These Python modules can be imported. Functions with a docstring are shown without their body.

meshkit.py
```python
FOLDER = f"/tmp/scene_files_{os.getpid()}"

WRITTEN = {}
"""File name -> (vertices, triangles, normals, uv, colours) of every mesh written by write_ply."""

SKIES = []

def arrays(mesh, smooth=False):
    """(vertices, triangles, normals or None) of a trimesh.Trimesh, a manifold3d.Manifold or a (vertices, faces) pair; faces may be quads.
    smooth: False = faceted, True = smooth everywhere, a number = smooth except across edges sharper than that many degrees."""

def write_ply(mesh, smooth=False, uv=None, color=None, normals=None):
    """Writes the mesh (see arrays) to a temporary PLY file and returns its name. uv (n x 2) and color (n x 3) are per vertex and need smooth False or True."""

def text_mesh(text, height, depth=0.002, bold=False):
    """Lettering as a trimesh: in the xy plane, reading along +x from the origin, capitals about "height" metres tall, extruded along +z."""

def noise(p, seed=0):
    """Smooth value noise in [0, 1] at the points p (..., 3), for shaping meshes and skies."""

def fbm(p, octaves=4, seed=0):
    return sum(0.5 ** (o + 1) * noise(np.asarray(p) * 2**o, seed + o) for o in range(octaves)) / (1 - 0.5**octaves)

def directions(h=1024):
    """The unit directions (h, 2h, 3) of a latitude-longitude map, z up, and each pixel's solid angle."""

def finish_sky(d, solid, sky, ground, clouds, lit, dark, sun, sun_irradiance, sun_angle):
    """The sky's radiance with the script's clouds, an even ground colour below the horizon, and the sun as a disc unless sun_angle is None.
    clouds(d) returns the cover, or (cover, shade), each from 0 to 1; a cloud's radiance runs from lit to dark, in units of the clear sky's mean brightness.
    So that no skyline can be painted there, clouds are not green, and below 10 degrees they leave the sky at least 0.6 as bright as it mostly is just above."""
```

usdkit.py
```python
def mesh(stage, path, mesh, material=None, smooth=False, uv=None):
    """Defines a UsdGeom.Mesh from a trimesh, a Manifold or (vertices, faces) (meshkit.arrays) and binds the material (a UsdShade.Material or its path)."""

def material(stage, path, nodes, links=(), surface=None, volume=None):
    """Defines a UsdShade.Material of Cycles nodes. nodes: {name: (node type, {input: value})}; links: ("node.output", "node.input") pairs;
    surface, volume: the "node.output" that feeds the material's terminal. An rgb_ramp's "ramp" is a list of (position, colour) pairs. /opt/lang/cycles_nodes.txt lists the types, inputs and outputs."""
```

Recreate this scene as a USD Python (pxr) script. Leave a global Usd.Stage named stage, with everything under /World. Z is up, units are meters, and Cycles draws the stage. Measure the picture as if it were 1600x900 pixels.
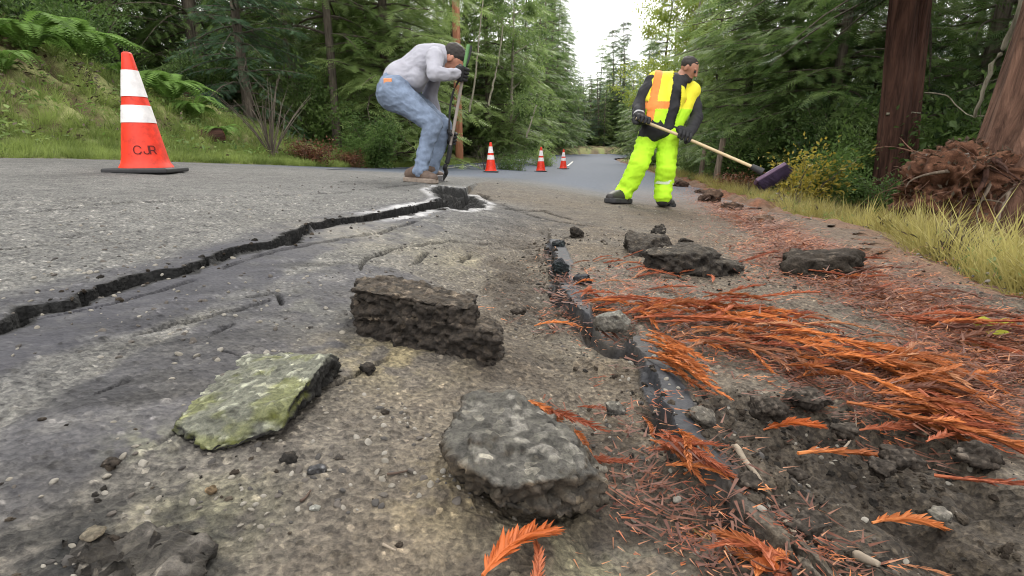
import math, random
import numpy as np, trimesh, manifold3d as m3
from scipy.spatial import cKDTree
from scipy.interpolate import PchipInterpolator
from pxr import Usd, UsdGeom, UsdLux, UsdShade, Sdf, Gf, Vt
import usdkit, meshkit
from meshkit import fbm, noise

# ---------------------------------------------------------------- camera, sky, sun, exposure
stage = Usd.Stage.CreateInMemory()
UsdGeom.SetStageUpAxis(stage, UsdGeom.Tokens.z); UsdGeom.SetStageMetersPerUnit(stage, 1.0)
UsdGeom.Xform.Define(stage, '/World'); UsdGeom.Scope.Define(stage, '/World/Looks')
F, PITCH, CAMZ, EXPOSURE = 800.0, math.atan(213 / 800), 1.0, 1.0
cam = UsdGeom.Camera.Define(stage, '/World/camera')
cam.AddTranslateOp().Set(Gf.Vec3d(0, 0, CAMZ)); cam.AddRotateXOp().Set(90 - math.degrees(PITCH))
cam.CreateHorizontalApertureAttr(36.0); cam.CreateVerticalApertureAttr(20.25); cam.CreateFocalLengthAttr(18.0)
cam.CreateClippingRangeAttr(Gf.Vec2f(0.02, 2000)); cam.CreateExposureAttr(EXPOSURE)

SUN_EL, SUN_AZ = math.radians(42), math.radians(-170)            # azimuth = atan2(x, y)
sun_dir = np.array([math.cos(SUN_EL) * math.sin(SUN_AZ), math.cos(SUN_EL) * math.cos(SUN_AZ), math.sin(SUN_EL)])
dome = UsdLux.DomeLight.Define(stage, '/World/sky')
sky_mat = usdkit.material(stage, '/World/Looks/sky', {
    "sky": ("sky_texture", {"sky_type": "single_scattering", "sun_disc": False, "sun_elevation": SUN_EL, "sun_rotation": SUN_AZ}),
    "tc": ("texture_coordinate", {}),
    "n": ("noise_texture", {"scale": 2.2, "detail": 5.0, "roughness": 0.55}),
    "r": ("rgb_ramp", {"ramp": [(0.25, (0.80, 0.80, 0.80)), (0.6, (0.97, 0.97, 0.97))]}),
    "mix": ("mix", {"color2": (9.6, 9.4, 9.15)}),
    "bg": ("background_shader", {"strength": 0.15}),
}, [("tc.generated", "n.vector"), ("n.fac", "r.fac"), ("r.color", "mix.fac"), ("sky.color", "mix.color1"), ("mix.color", "bg.color")], surface="bg.background")
UsdShade.MaterialBindingAPI.Apply(dome.GetPrim()).Bind(sky_mat)
dome.GetPrim().SetCustomDataByKey('kind', 'structure')
sun = UsdLux.DistantLight.Define(stage, '/World/sun')
sun.CreateIntensityAttr(0.4); sun.CreateAngleAttr(22.0); sun.CreateNormalizeAttr(True); sun.CreateColorAttr(Gf.Vec3f(1.0, 0.96, 0.89))
sun.AddRotateZOp().Set(-math.degrees(SUN_AZ) + 180); sun.AddRotateXOp().Set(-(90 - math.degrees(SUN_EL)))

# ---------------------------------------------------------------- helpers
rng = np.random.default_rng(7); random.seed(7)
used = {}
def numbered(path):
    k = used.get(path, -1) + 1; used[path] = k
    return path if k == 0 else f'{path}_{k:03d}'
def tag(prim, label=None, cat=None, group=None, kind=None):
    for k, v in (('label', label), ('category', cat), ('group', group), ('kind', kind)):
        if v: prim.SetCustomDataByKey(k, v)
    return prim
def thing(name, label=None, cat=None, loc=(0, 0, 0), rotz=0.0, group=None, kind=None, scale=None, tilt=None):
    x = UsdGeom.Xform.Define(stage, numbered('/World/' + name))
    x.AddTranslateOp().Set(Gf.Vec3d(*map(float, loc))); x.AddRotateZOp().Set(float(rotz))
    if tilt is not None: x.AddRotateXYZOp().Set(Gf.Vec3f(*map(float, tilt)))
    if scale is not None: x.AddScaleOp().Set(Gf.Vec3f(*(map(float, scale) if np.ndim(scale) else [float(scale)] * 3)))
    return tag(x.GetPrim(), label, cat, group, kind)
def dup(proto, label=None, cat=None, loc=(0, 0, 0), rotz=0.0, group=None, scale=None, tilt=None, name=None):
    r = thing(name or proto.GetName().rstrip('0123456789').rstrip('_'), label, cat, loc, rotz, group, None, scale, tilt)
    r.GetReferences().AddInternalReference(proto.GetPath()); r.SetInstanceable(True)
    return r
def to_mesh(path, v, f, mat, normals=None, prim=None):
    v = np.asarray(v, np.float32); f = np.asarray(f, np.int32)
    m = UsdGeom.Mesh.Define(stage, path)
    m.CreatePointsAttr(Vt.Vec3fArray.FromNumpy(np.ascontiguousarray(v)))
    m.CreateFaceVertexCountsAttr(Vt.IntArray.FromNumpy(np.full(len(f), f.shape[1], np.int32)))
    m.CreateFaceVertexIndicesAttr(Vt.IntArray.FromNumpy(np.ascontiguousarray(f.ravel())))
    m.CreateSubdivisionSchemeAttr("none")
    if normals is not None:
        m.CreateNormalsAttr(Vt.Vec3fArray.FromNumpy(np.ascontiguousarray(normals, dtype=np.float32))); m.SetNormalsInterpolation("vertex")
    for k, a in (prim or {}).items():
        a = np.ascontiguousarray(a, dtype=np.float32)
        t, c = (Sdf.ValueTypeNames.Color3fArray, Vt.Vec3fArray) if a.ndim == 2 else (Sdf.ValueTypeNames.FloatArray, Vt.FloatArray)
        UsdGeom.PrimvarsAPI(m).CreatePrimvar(k, t, "vertex").Set(c.FromNumpy(a))
    UsdShade.MaterialBindingAPI.Apply(m.GetPrim()).Bind(mat)
    return m.GetPrim()
def vnormals(v, f):
    fn = np.cross(v[f[:, 1]] - v[f[:, 0]], v[f[:, 2]] - v[f[:, 0]])
    n = np.stack([sum(np.bincount(f[:, k], fn[:, c], len(v)) for k in range(f.shape[1])) for c in range(3)], 1)
    return n / np.maximum(np.linalg.norm(n, axis=1, keepdims=True), 1e-12)
def obj(name, mesh, mat, parent=None, smooth=False, label=None, kind=None, prim=None):
    """one Mesh prim under parent or under /World"""
    base = (str(parent.GetPath()) if parent else '/World') + '/' + name
    path = numbered(base)
    if prim is not None:
        p = to_mesh(path, mesh[0], mesh[1], mat, vnormals(*mesh) if smooth else None, prim)
    else:
        p = usdkit.mesh(stage, path, mesh, mat, smooth=smooth).GetPrim()
    return tag(p, label, None, None, kind)

cP, sP = math.cos(PITCH), math.sin(PITCH)
def ray(px, py):
    a, b = (px - 800) / F, (450 - py) / F
    return np.array([a, cP + b * sP, b * cP - sP])
def at(px, py, depth):          # point seen at that pixel at that depth along the lens axis
    return np.array([0, 0, CAMZ]) + ray(px, py) * depth
def at_y(px, py, Y):
    r = ray(px, py); return np.array([0, 0, CAMZ]) + r * (Y / r[1])
def to_px(p):
    p = np.asarray(p, float) - [0, 0, CAMZ]
    zc = p[..., 1] * cP - p[..., 2] * sP; yc = p[..., 1] * sP + p[..., 2] * cP
    return 800 + F * p[..., 0] / zc, 450 - F * yc / zc, zc

ALPHA = math.atan(110 / 800); cA, sA = math.cos(ALPHA), math.sin(ALPHA)      # heading of the road
def su(x, y): return x * sA + y * cA, x * cA - y * sA
def xy(s, u): return s * sA + u * cA, s * cA - u * sA
def sstep(a, b, x):
    t = np.clip((x - a) / (b - a), 0, 1); return t * t * (3 - 2 * t)
_prof = PchipInterpolator([-60, -5, 3, 6, 9, 11, 13, 17, 22, 32, 45, 60, 90, 200], [-.02, 0, 0, .10, .23, .30, .34, .385, .41, .40, .34, .27, .2, .1])
_bend = lambda s: .010 * np.maximum(s - 48, 0) ** 2
_edgeR = PchipInterpolator([-60, -2, .9, 4.6, 9, 14, 25, 200], [.5, .6, .84, 1.6, 2.2, 2.55, 2.65, 2.65])
U_LEFT = -4.5
_bank = PchipInterpolator([-60, -5, 2, 4, 6, 8, 11, 14, 20, 60, 200], [1.9, 1.85, 1.75, 1.6, 1.3, 1.0, .62, .4, .3, .5, .8])

def ground_z(x, y, road=False, slumped=True):
    """height of the land, without the cracks and the small relief"""
    x, y = np.asarray(x, float), np.asarray(y, float)
    s, u = su(x, y); u = u - _bend(s)
    ur = np.clip(u, U_LEFT - .3, 3.2)
    z = CAMZ - .13 + .05 * (-2.7 - ur) - _prof(np.clip(s, -60, 200))
    if slumped:
        near = 1 - sstep(2.6, 4.4, s)
        d = -main_crack.signed(x, y)
        z = z - near * (.011 + .02 * sstep(.8, 3, s)) * sstep(-.003, .006, d) - near * .05 * sstep(0, .6, d)
        z = z - .15 * sstep(-.9, 1.1, u) * sstep(2.2, 5.2, s) * (1 - sstep(8, 18, s))
    if road: return z
    v = np.maximum(U_LEFT - u, 0)
    bank = _bank(np.clip(s, -60, 200))
    z = z + np.where(u < U_LEFT, bank * sstep(.0, 2.6, v) * (1 + .03 * v) + .03 * np.minimum(v, 12), 0)
    w = np.maximum(u - _edgeR(np.clip(s, -60, 200)), 0)
    z = z - np.where(w > 0, (.17 - .11 * sstep(4, 12, s)) * np.minimum(w, 2.2), 0)
    return z

class Line:
    """a polyline on the ground: distance, side, and width"""
    def __init__(self, pts, step=.004):
        pts = np.asarray(pts, float); seg = np.linalg.norm(np.diff(pts, axis=0), axis=1); L = np.r_[0, np.cumsum(seg)]
        t = np.linspace(0, L[-1], max(int(L[-1] / step), 8))
        self.p = np.stack([np.interp(t, L, pts[:, k]) for k in range(2)], 1)
        n = len(pts); self.idx = np.interp(t, L, np.arange(n)); self.t = t / L[-1]
        self.tan = np.gradient(self.p, axis=0); self.tree = cKDTree(self.p)
    def near(self, x, y):
        d, i = self.tree.query(np.stack([np.ravel(x), np.ravel(y)], 1), workers=-1)
        return d.reshape(np.shape(x)), i.reshape(np.shape(x))
    def signed(self, x, y):         # positive on the left of its direction
        d, i = self.near(x, y); p, t = self.p[i], self.tan[i]
        return d * np.sign(t[..., 0] * (y - p[..., 1]) - t[..., 1] * (x - p[..., 0]))
def hit(px, py, **k):
    """the point of the land seen at a pixel"""
    r = ray(px, py); ts = np.geomspace(.25, 160, 1500); q = r[None] * ts[:, None]
    g = ground_z(q[:, 0], q[:, 1], **k) - CAMZ - q[:, 2]
    i = int(np.argmax(g > 0)) or len(ts) - 1
    a, b = ts[i - 1], ts[i]
    for _ in range(25):
        m = (a + b) / 2; p = r * m
        if ground_z(p[0], p[1], **k) - CAMZ - p[2] > 0: b = m
        else: a = m
    p = r * b; return np.array([p[0], p[1], CAMZ + p[2]])
def hits(pts, **k): return np.array([hit(*p, **k)[:2] for p in pts])
CRACK_PX = [(-160, 555), (-60, 520), (0, 500), (50, 483), (110, 470), (160, 446), (230, 428), (290, 420), (335, 404), (352, 396), (400, 385), (440, 375), (470, 360), (492, 350), (520, 345), (570, 338), (598, 331), (640, 324), (690, 314), (706, 305)]
main_crack = Line(hits(CRACK_PX, road=True, slumped=False))
SIDE = main_crack.signed(np.array([0.0]), np.array([.8]))[0]   # negative: the near side lies to its right
# ---------------------------------------------------------------- ground materials
def ground_material(name, rough=.8, stone=.5, stone_scale=150.0, bump=.5, fine=150.0, spec=.3):
    return usdkit.material(stage, '/World/Looks/' + name, {
        "a": ("attribute", {"attribute": "alb"}), "g": ("attribute", {"attribute": "grit"}),
        "geo": ("geometry", {}),
        "v": ("voronoi_texture", {"scale": stone_scale, "randomness": 1.0}),
        "bw": ("rgb_to_bw", {}),
        "vr": ("rgb_ramp", {"ramp": [(0, (.50, .50, .52)), (.45, (.85, .84, .83)), (.86, (1.05, 1.05, 1.02)), (.94, (1.6, 1.57, 1.5)), (1, (2.2, 2.1, 2.0))]}),
        "n": ("noise_texture", {"scale": fine, "detail": 4.0, "roughness": .7}),
        "nr": ("rgb_ramp", {"ramp": [(.3, (.42, .42, .43)), (.48, (.95, .95, .95)), (.7, (1.75, 1.72, 1.66))]}),
        "n2": ("noise_texture", {"scale": 16.0, "detail": 7.0, "roughness": .72}),
        "n2r": ("rgb_ramp", {"ramp": [(.3, (.66, .66, .67)), (.5, (1, 1, 1)), (.7, (1.32, 1.30, 1.26))]}),
        "m1": ("mix", {"mix_type": "multiply", "fac": stone}), "m2": ("mix", {"mix_type": "multiply", "fac": 1.0}), "m3": ("mix", {"mix_type": "multiply", "fac": 1.0}),
        "gm": ("math", {"math_type": "multiply", "value2": stone}),
        "h": ("math", {"math_type": "multiply"}), "hs": ("math", {"math_type": "add"}),
        "gb": ("math", {"math_type": "multiply_add", "value2": .8, "value3": .2}),
        "b": ("bump", {"strength": bump, "distance": .004}),
        "rr": ("math", {"math_type": "multiply_add", "value2": .22, "value3": rough - .12}),
        "p": ("principled_bsdf", {"specular_ior_level": spec}),
    }, [("geo.position", "v.vector"), ("geo.position", "n.vector"), ("geo.position", "n2.vector"), ("v.color", "bw.color"), ("bw.val", "vr.fac"), ("n.fac", "nr.fac"), ("n2.fac", "n2r.fac"),
        ("g.fac", "gm.value1"), ("gm.value", "m1.fac"), ("a.color", "m1.color1"), ("vr.color", "m1.color2"), ("g.fac", "m2.fac"), ("m1.color", "m2.color1"), ("nr.color", "m2.color2"),
        ("m2.color", "m3.color1"), ("n2r.color", "m3.color2"), ("m3.color", "p.base_color"),
        ("v.distance", "hs.value1"), ("n.fac", "hs.value2"), ("g.fac", "gb.value1"), ("hs.value", "h.value1"), ("gb.value", "h.value2"), ("h.value", "b.height"), ("b.normal", "p.normal"),
        ("g.fac", "rr.value1"), ("rr.value", "p.roughness")], surface="p.BSDF")
M_ROAD = ground_material('worn_asphalt', rough=.80, spec=.24, stone=.85, bump=.8)
M_SOIL = ground_material('soil', rough=.95, stone=.35, stone_scale=90, fine=160, spec=.15)

# ---------------------------------------------------------------- road and land grids
def grid(rs, phis):
    R, P = np.meshgrid(rs, phis, indexing='ij'); X, Y = R * np.sin(P), R * np.cos(P)
    n, m = R.shape; i = np.arange(n * m).reshape(n, m)
    f = np.stack([i[:-1, :-1], i[:-1, 1:], i[1:, 1:], i[1:, :-1]], -1).reshape(-1, 4)      # seen from above, turning anticlockwise is needed: flip below
    return X.ravel(), Y.ravel(), f[:, ::-1]
rad = math.radians
def angles(step):
    d = np.arange(-64, 64.01, step); o = np.arange(72, 288.1, 8)
    return np.radians(np.r_[d, o, 360 - 64])
def N2(x, y, k, o=4, seed=0): return fbm(np.stack([x * k, y * k, np.zeros_like(x)], -1), o, seed)
def lerp(c, target, w): return c * (1 - w[:, None]) + np.asarray(target) * w[:, None]

TAR = Line(hits([(862, 372), (872, 400), (876, 440), (905, 480), (935, 508), (985, 530), (1020, 560), (1048, 620), (1072, 680), (1120, 735), (1165, 775), (1215, 830), (1290, 905), (1400, 1000)], road=True))
BAND = [(Line(hits([(-150, 600), (0, 545), (120, 515), (230, 478), (330, 440), (420, 398), (520, 372), (620, 350)], road=True)), 1.0),
        (Line(hits([(-100, 800), (20, 745), (130, 675), (250, 612), (370, 552), (470, 500), (545, 462), (570, 440)], road=True)), .8)]
FINE = [[(-40, 340), (60, 331), (180, 318), (300, 312), (420, 306), (520, 302), (600, 293), (660, 287)],
        [(90, 372), (140, 362), (210, 355)], [(0, 392), (70, 384)], [(380, 468), (430, 460), (440, 478)],
        [(0, 510), (100, 492), (200, 470), (330, 428), (430, 392), (520, 376), (600, 362), (660, 345)],
        [(645, 415), (662, 400), (672, 392)], [(720, 405), (735, 392)], [(560, 425), (575, 402), (640, 384)],
        [(745, 300), (790, 322), (840, 340), (905, 352), (935, 356)], [(700, 362), (780, 372), (860, 378), (900, 366)],
        [(640, 385), (720, 376), (790, 374)], [(600, 560), (500, 610)], [(340, 552), (372, 560), (400, 545)], [(760, 498), (775, 488), (805, 492)],
        [(120, 560), (230, 520), (330, 495), (420, 470)], [(150, 620), (260, 560), (380, 505)], [(60, 830), (150, 760), (240, 700), (330, 640)],
        [(1120, 660), (1150, 700), (1200, 740), (1250, 790)], [(1145, 672), (1190, 720), (1290, 800), (1400, 880)], [(780, 325), (850, 330), (900, 345)]]
FINE = [Line(hits(p, road=True)) for p in FINE]
HOLE = hits([(672, 297), (688, 290), (712, 293), (738, 294), (757, 305), (748, 312), (716, 317), (697, 313)], road=True, slumped=False)
PIT = hits([(1085, 600), (1200, 612), (1330, 632), (1440, 664), (1540, 715), (1640, 790), (1700, 900), (1660, 1020), (1440, 1010), (1320, 935), (1225, 830), (1168, 770), (1120, 725), (1085, 670)], road=True)
PITS = hits([(920, 497), (945, 520), (975, 532), (1000, 520), (985, 500), (960, 480), (930, 478)], road=True)
import shapely
from shapely.geometry import Polygon, Point
def poly_sd(poly, x, y):            # positive inside
    p = Polygon(poly); pts = shapely.points(x, y); out = np.full(len(x), -9.0)
    b = p.bounds; sel = (x > b[0] - .6) & (x < b[2] + .6) & (y > b[1] - .6) & (y < b[3] + .6)
    d = shapely.distance(pts[sel], p.exterior); out[sel] = np.where(shapely.contains(p, pts[sel]), d, -d); return out
BLOTS = [  # image place, radius in m, colour, strength: dust, lichen and dried mud that lie on the road
    ((745, 408), .16, (.40, .36, .25), .6), ((610, 556), .09, (.46, .39, .24), .9), ((690, 770), .05, (.40, .33, .20), .6), ((925, 860), .075, (.40, .37, .24), .8), ((310, 808), .05, (.40, .38, .26), .7),
    ((330, 820), .04, (.38, .36, .24), .5), ((600, 372), .25, (.36, .34, .28), .5), ((560, 366), .2, (.42, .39, .33), .5), ((230, 690), .03, (.34, .34, .25), .5), ((650, 640), .10, (.25, .22, .175), .5), ((110, 880), .075, (.04, .04, .04), .95), ((250, 885), .075, (.045, .045, .045), .95),
    ((10, 895), .04, (.055, .055, .055), .7), ((980, 790), .08, (.10, .10, .10), .5), ((470, 480), .1, (.24, .24, .21), .4), ((760, 330), .4, (.10, .10, .11), .5), ((840, 345), .35, (.09, .085, .085), .6), ((905, 520), .12, (.24, .215, .17), .6)]
BLOTS = [(hit(*p, road=True)[:2], r, c, k) for p, r, c, k in BLOTS]

X, Y, Fq = grid(np.r_[np.geomspace(.12, .3, 14)[:-1], np.geomspace(.3, 1.1, 300)[:-1], np.geomspace(1.1, 7, 430)[:-1], np.geomspace(7, 22, 90)[:-1], np.geomspace(22, 130, 50)], angles(.15))
S, U = su(X, Y); Ub = U - _bend(S)
keepv = (Ub > U_LEFT - .02 + .05 * (noise(np.stack([S * 1.7, U * 0, U * 0], -1), 3) - .5)) & (Ub < _edgeR(np.clip(S, -60, 200)) + .16 + .3 * (noise(np.stack([S * 2.3, U * 0, U * 0], -1), 4) - .5) + .2 * (noise(np.stack([S * 9, U * 0, U * 0], -1), 6) - .5))
keepf = keepv[Fq].all(1); Fq = Fq[keepf]; ids = np.unique(Fq); remap = np.zeros(len(X), int); remap[ids] = np.arange(len(ids)); Fq = remap[Fq]
X, Y, S, U = X[ids], Y[ids], S[ids], Ub[ids]
Z = ground_z(X, Y, road=True)
near = 1 - sstep(3, 9, np.hypot(X, Y))
wob = (N2(X, Y, 11, 4, 5) - .5) * .03; jag = (N2(X, Y, 32, 3, 6) - .5) * .034
d = -main_crack.signed(X + wob + jag, Y + wob * .7 + jag)
cd, ci = main_crack.near(X + wob + jag, Y + wob * .7 + jag); tt = main_crack.t[ci]
right_lane = sstep(-.3, .9, U) 
# colour -------------------------------------------------------------
L1, L2, L3 = N2(X, Y, 1.3, 5, 1), N2(X, Y, 5, 5, 2), N2(X, Y, 26, 4, 3)
alb = np.tile(np.array([.128, .127, .124]), (len(X), 1)) * (.72 + .4 * L1 + .26 * (L2 - .5))[:, None]
grit = np.full(len(X), 1.0)
nearside = sstep(0, .04, d)
alb = lerp(alb, (.096, .077, .056), nearside * sstep(.1, .7, d) * (1 - sstep(3, 6, S)) * (.72 + .5 * (L2 - .3)).clip(0, 1))         # brown dust near the lens
shoulder = sstep(.15, 1.0, U + .5 * (L2 - .5) + .12 * np.minimum(S - 2, 0))
alb = lerp(alb, (.108, .078, .058), shoulder * (1 - sstep(7.5, 13, S)) * (.75 + .4 * (L3 - .5)))                                        # dried mud on the right lane
alb = lerp(alb, (.072, .064, .053), shoulder * (1 - sstep(.9, 2.2, S)))
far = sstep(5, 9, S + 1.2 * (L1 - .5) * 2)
alb = lerp(alb, (.046, .060, .088), far * (1 - .6 * shoulder * (1 - sstep(9, 14, S))))  # bluish sky sheen of the distant road painted into the albedo
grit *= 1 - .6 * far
tire = np.exp(-((U + 1.0 + .3 * (L1 - .5)) / .4) ** 2) * sstep(4, 7, S); alb *= (1 - .25 * tire)[:, None]
zoff = np.zeros(len(X))
for ln, k in BAND:                                                      # old sealing bands, smooth and darker
    dd, ii = ln.near(X + wob * 1.5, Y + wob); wd = (.034 + .055 * N2(X, Y, 3.1, 3, 9)) * (1 + .75 * ln.idx[ii] / 4)
    m = k * sstep(wd + .012, wd - .012, dd) * (1 - .35 * sstep(.45, .7, L3))
    alb = lerp(alb, (.031, .031, .039), m * .9); grit *= 1 - .5 * m; zoff += .0022 * m
stri = fbm(np.stack([(X * .80 + Y * .60) * 3.0, (-X * .60 + Y * .80) * 38, 0 * X], -1), 4, 33); sm_ = (1 - sstep(2.2, 4, S)) * sstep(-.25, .05, d) * (1 - sstep(.25, .5, d)); alb = alb * (1 + (stri - .5)[:, None] * 1.3 * sm_[:, None])
m = sstep(.13 + .05 * L2, .06, cd) * (1 - .4 * sstep(.5, .75, L3)); alb = lerp(alb, (.038, .038, .046), m * .85); grit *= 1 - .45 * m
dd, ii = TAR.near(X + wob, Y + wob); wd = .022 + .026 * N2(X, Y, 7, 3, 4); ts = TAR.signed(X + wob, Y + wob)
m = sstep(wd + .004, wd - .004, np.where(ts < 0, dd * 1.3, dd)) * sstep(0.0, .02, TAR.t[ii]) * (1 - sstep(.86, .95, TAR.t[ii]))
alb = lerp(alb, (.026, .028, .034), m * .97); grit *= 1 - .85 * m; zoff += .004 * m
for p, r, c, k in BLOTS:
    q = np.exp(-((X - p[0]) ** 2 + (Y - p[1]) ** 2) / r ** 2 * 1.0) * sstep(.3, .62, N2(X, Y, 2.6 / r, 4, int(r * 997)))
    alb = lerp(alb, np.array(c) * .48, np.clip(q * k * 1.1, 0, 1))
# lime or paint dust along the far half of the crack
hole_d = poly_sd(HOLE, X, Y)
edge_d = np.minimum(np.where(tt > .985, 9, np.abs(cd - .045)), np.where(d > 0, np.abs(hole_d + .03), np.abs(hole_d + .03)))
pw = np.where(hole_d > -.3, .03, .018 + .025 * L2)
m = sstep(pw + .02, pw - .02, edge_d) * np.maximum(sstep(.56, .64, tt), hole_d > -.15) * (S > 1.7) * sstep(.28, .48, N2(X, Y, 7, 4, 12) + .12)
m *= (1 - sstep(.10, .25, np.where(hole_d < -.2, d, 0)) * .8) * (.62 + .38 * sstep(.42, .58, N2(X, Y, 16, 3, 13)))
alb = lerp(alb, (.36, .36, .37), np.clip(m, 0, 1) * .8); grit *= 1 - .5 * m
# relief -------------------------------------------------------------
Z += zoff + near * ((N2(X, Y, 9, 4, 21) - .5) * .012 + (N2(X, Y, 60, 3, 22) - .5) * .0075 * grit)
cw = (.0015 + .010 * sstep(.3, .75, N2(X, Y, 13, 3, 31))) * (1 + 2.2 * sstep(.35, 1.0, tt)) * (.25 + .75 * sstep(0, .05, tt)) * np.where(tt > .999, .3, 1) * (.25 + 1.7 * sstep(.25, .75, N2(X, Y, 6, 3, 44)))
gap = sstep(cw + .004, cw * .6, cd)
Z -= gap * (.11 + .05 * sstep(.4, 1, tt)); 
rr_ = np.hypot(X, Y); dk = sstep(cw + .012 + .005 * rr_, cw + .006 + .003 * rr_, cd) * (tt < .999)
alb = lerp(alb, (.009, .009, .009), dk * .97); grit = np.maximum(grit, dk * .8)  # tar-black crack walls, albedo darkened further in place of occlusion shade
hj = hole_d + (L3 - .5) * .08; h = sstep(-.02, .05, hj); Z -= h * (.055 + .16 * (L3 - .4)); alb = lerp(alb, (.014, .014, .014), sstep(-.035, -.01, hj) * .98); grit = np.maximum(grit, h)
for k, ln in enumerate(FINE):
    dd, ii = ln.near(X + wob * .8, Y + wob * .8); r = np.hypot(X, Y)
    w = (.002 + .003 * r ** 1.7) * (.35 + 1.1 * N2(X, Y, 18, 3, 60 + k)) * (1 - np.abs(2 * ln.t[ii] - 1) ** 6)
    g = sstep(w * 1.5 + 1e-6, w * .4, dd) * sstep(.34, .46, N2(X, Y, 6, 3, 80 + k)); Z -= g * .012 * (1 + .3 * r); alb = lerp(alb, (.02, .02, .02), g * .85)
# broken ground right of the sealed joint
pit = poly_sd(PIT, X + wob, Y + wob); pm = sstep(-.006, .03, pit)
lump = N2(X, Y, 17, 5, 41)
Z -= pm * (.030 + .05 * (.62 - lump) * 1.6).clip(0, .1) * sstep(0, .12, pit + .05); alb = lerp(alb, np.array([.030, .0245, .0195]), pm * (.6 + .5 * (L3 - .3)).clip(0, 1)); 
ps = poly_sd(PITS, X + wob, Y + wob); q = sstep(-.005, .02, ps); Z -= q * .035; alb = lerp(alb, (.05, .045, .04), q * .9)
strip = sstep(.30, 0, np.where(ts < 0, dd * 0 + 9, np.hypot(*[0 * X, 0 * X]) + TAR.near(X, Y)[0])) * 0
rs_ = np.where(ts < 0, TAR.near(X, Y)[0], 0)      # distance to the right of the joint
rj = rs_ + (N2(X, Y, 28, 3, 58) - .5) * .03 * (rs_ > 0); side_r = sstep(.008, .016, rj) * (1 - sstep(.10, .40, rj)) * sstep(3.2, 2.6, S)
Z -= side_r * (.026 + .05 * (N2(X, Y, 14, 4, 55) - .5)); eb = sstep(.006, .012, rj) * sstep(.045, .02, rj) * sstep(3.2, 2.6, S) * sstep(.35, .5, N2(X, Y, 8, 3, 59)); Z -= eb * .022; alb = lerp(alb, (.016, .015, .015), eb * .9) ; alb = lerp(alb, (.045, .036, .028), side_r * sstep(.42, .6, N2(X, Y, 9, 4, 56)) * .8)
crumb = sstep(.55, .66, N2(X, Y, 12, 4, 57)) * shoulder * (1 - sstep(3.5, 7, S)); Z += crumb * .008 * near
# aggregate: single stones standing out of the worn surface near the lens
gs = np.random.default_rng(23); ns = 26000; rs0 = np.sqrt(gs.uniform(.3 ** 2, 2.6 ** 2, ns)); an0 = gs.uniform(-1.0, 1.0, ns); sr = (.0018 + .0042 * gs.uniform(0, 1, ns) ** 2.2) * (.8 + .3 * rs0)
sel = np.hypot(X, Y) < 2.7; dS, iS = cKDTree(np.stack([rs0 * np.sin(an0), rs0 * np.cos(an0)], 1)).query(np.stack([X[sel], Y[sel]], 1), workers=-1); q = dS / sr[iS]; on = (1 - q ** 2).clip(0, 1) * (grit[sel] > .45) * (gap[sel] < .2)
Z[sel] += on * sr[iS] * .45; tone = np.choose(gs.integers(0, 5, ns), [.6, .8, 1.0, 1.3, 2.1])[iS] * (1 + .15 * gs.normal(0, 1, ns)[iS]); w_ = (sstep(1.0, .75, q) * (on > 0))[:, None] * .85; alb[sel] = alb[sel] * (1 - w_) + w_ * alb[sel] * tone[:, None] * [1.0, .985, .95]
rd = tag(UsdGeom.Xform.Define(stage, '/World/road').GetPrim(), kind='structure')
V = np.stack([X, Y, Z], 1); T = np.vstack([Fq[:, [0, 1, 2]], Fq[:, [0, 2, 3]]])
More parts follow.
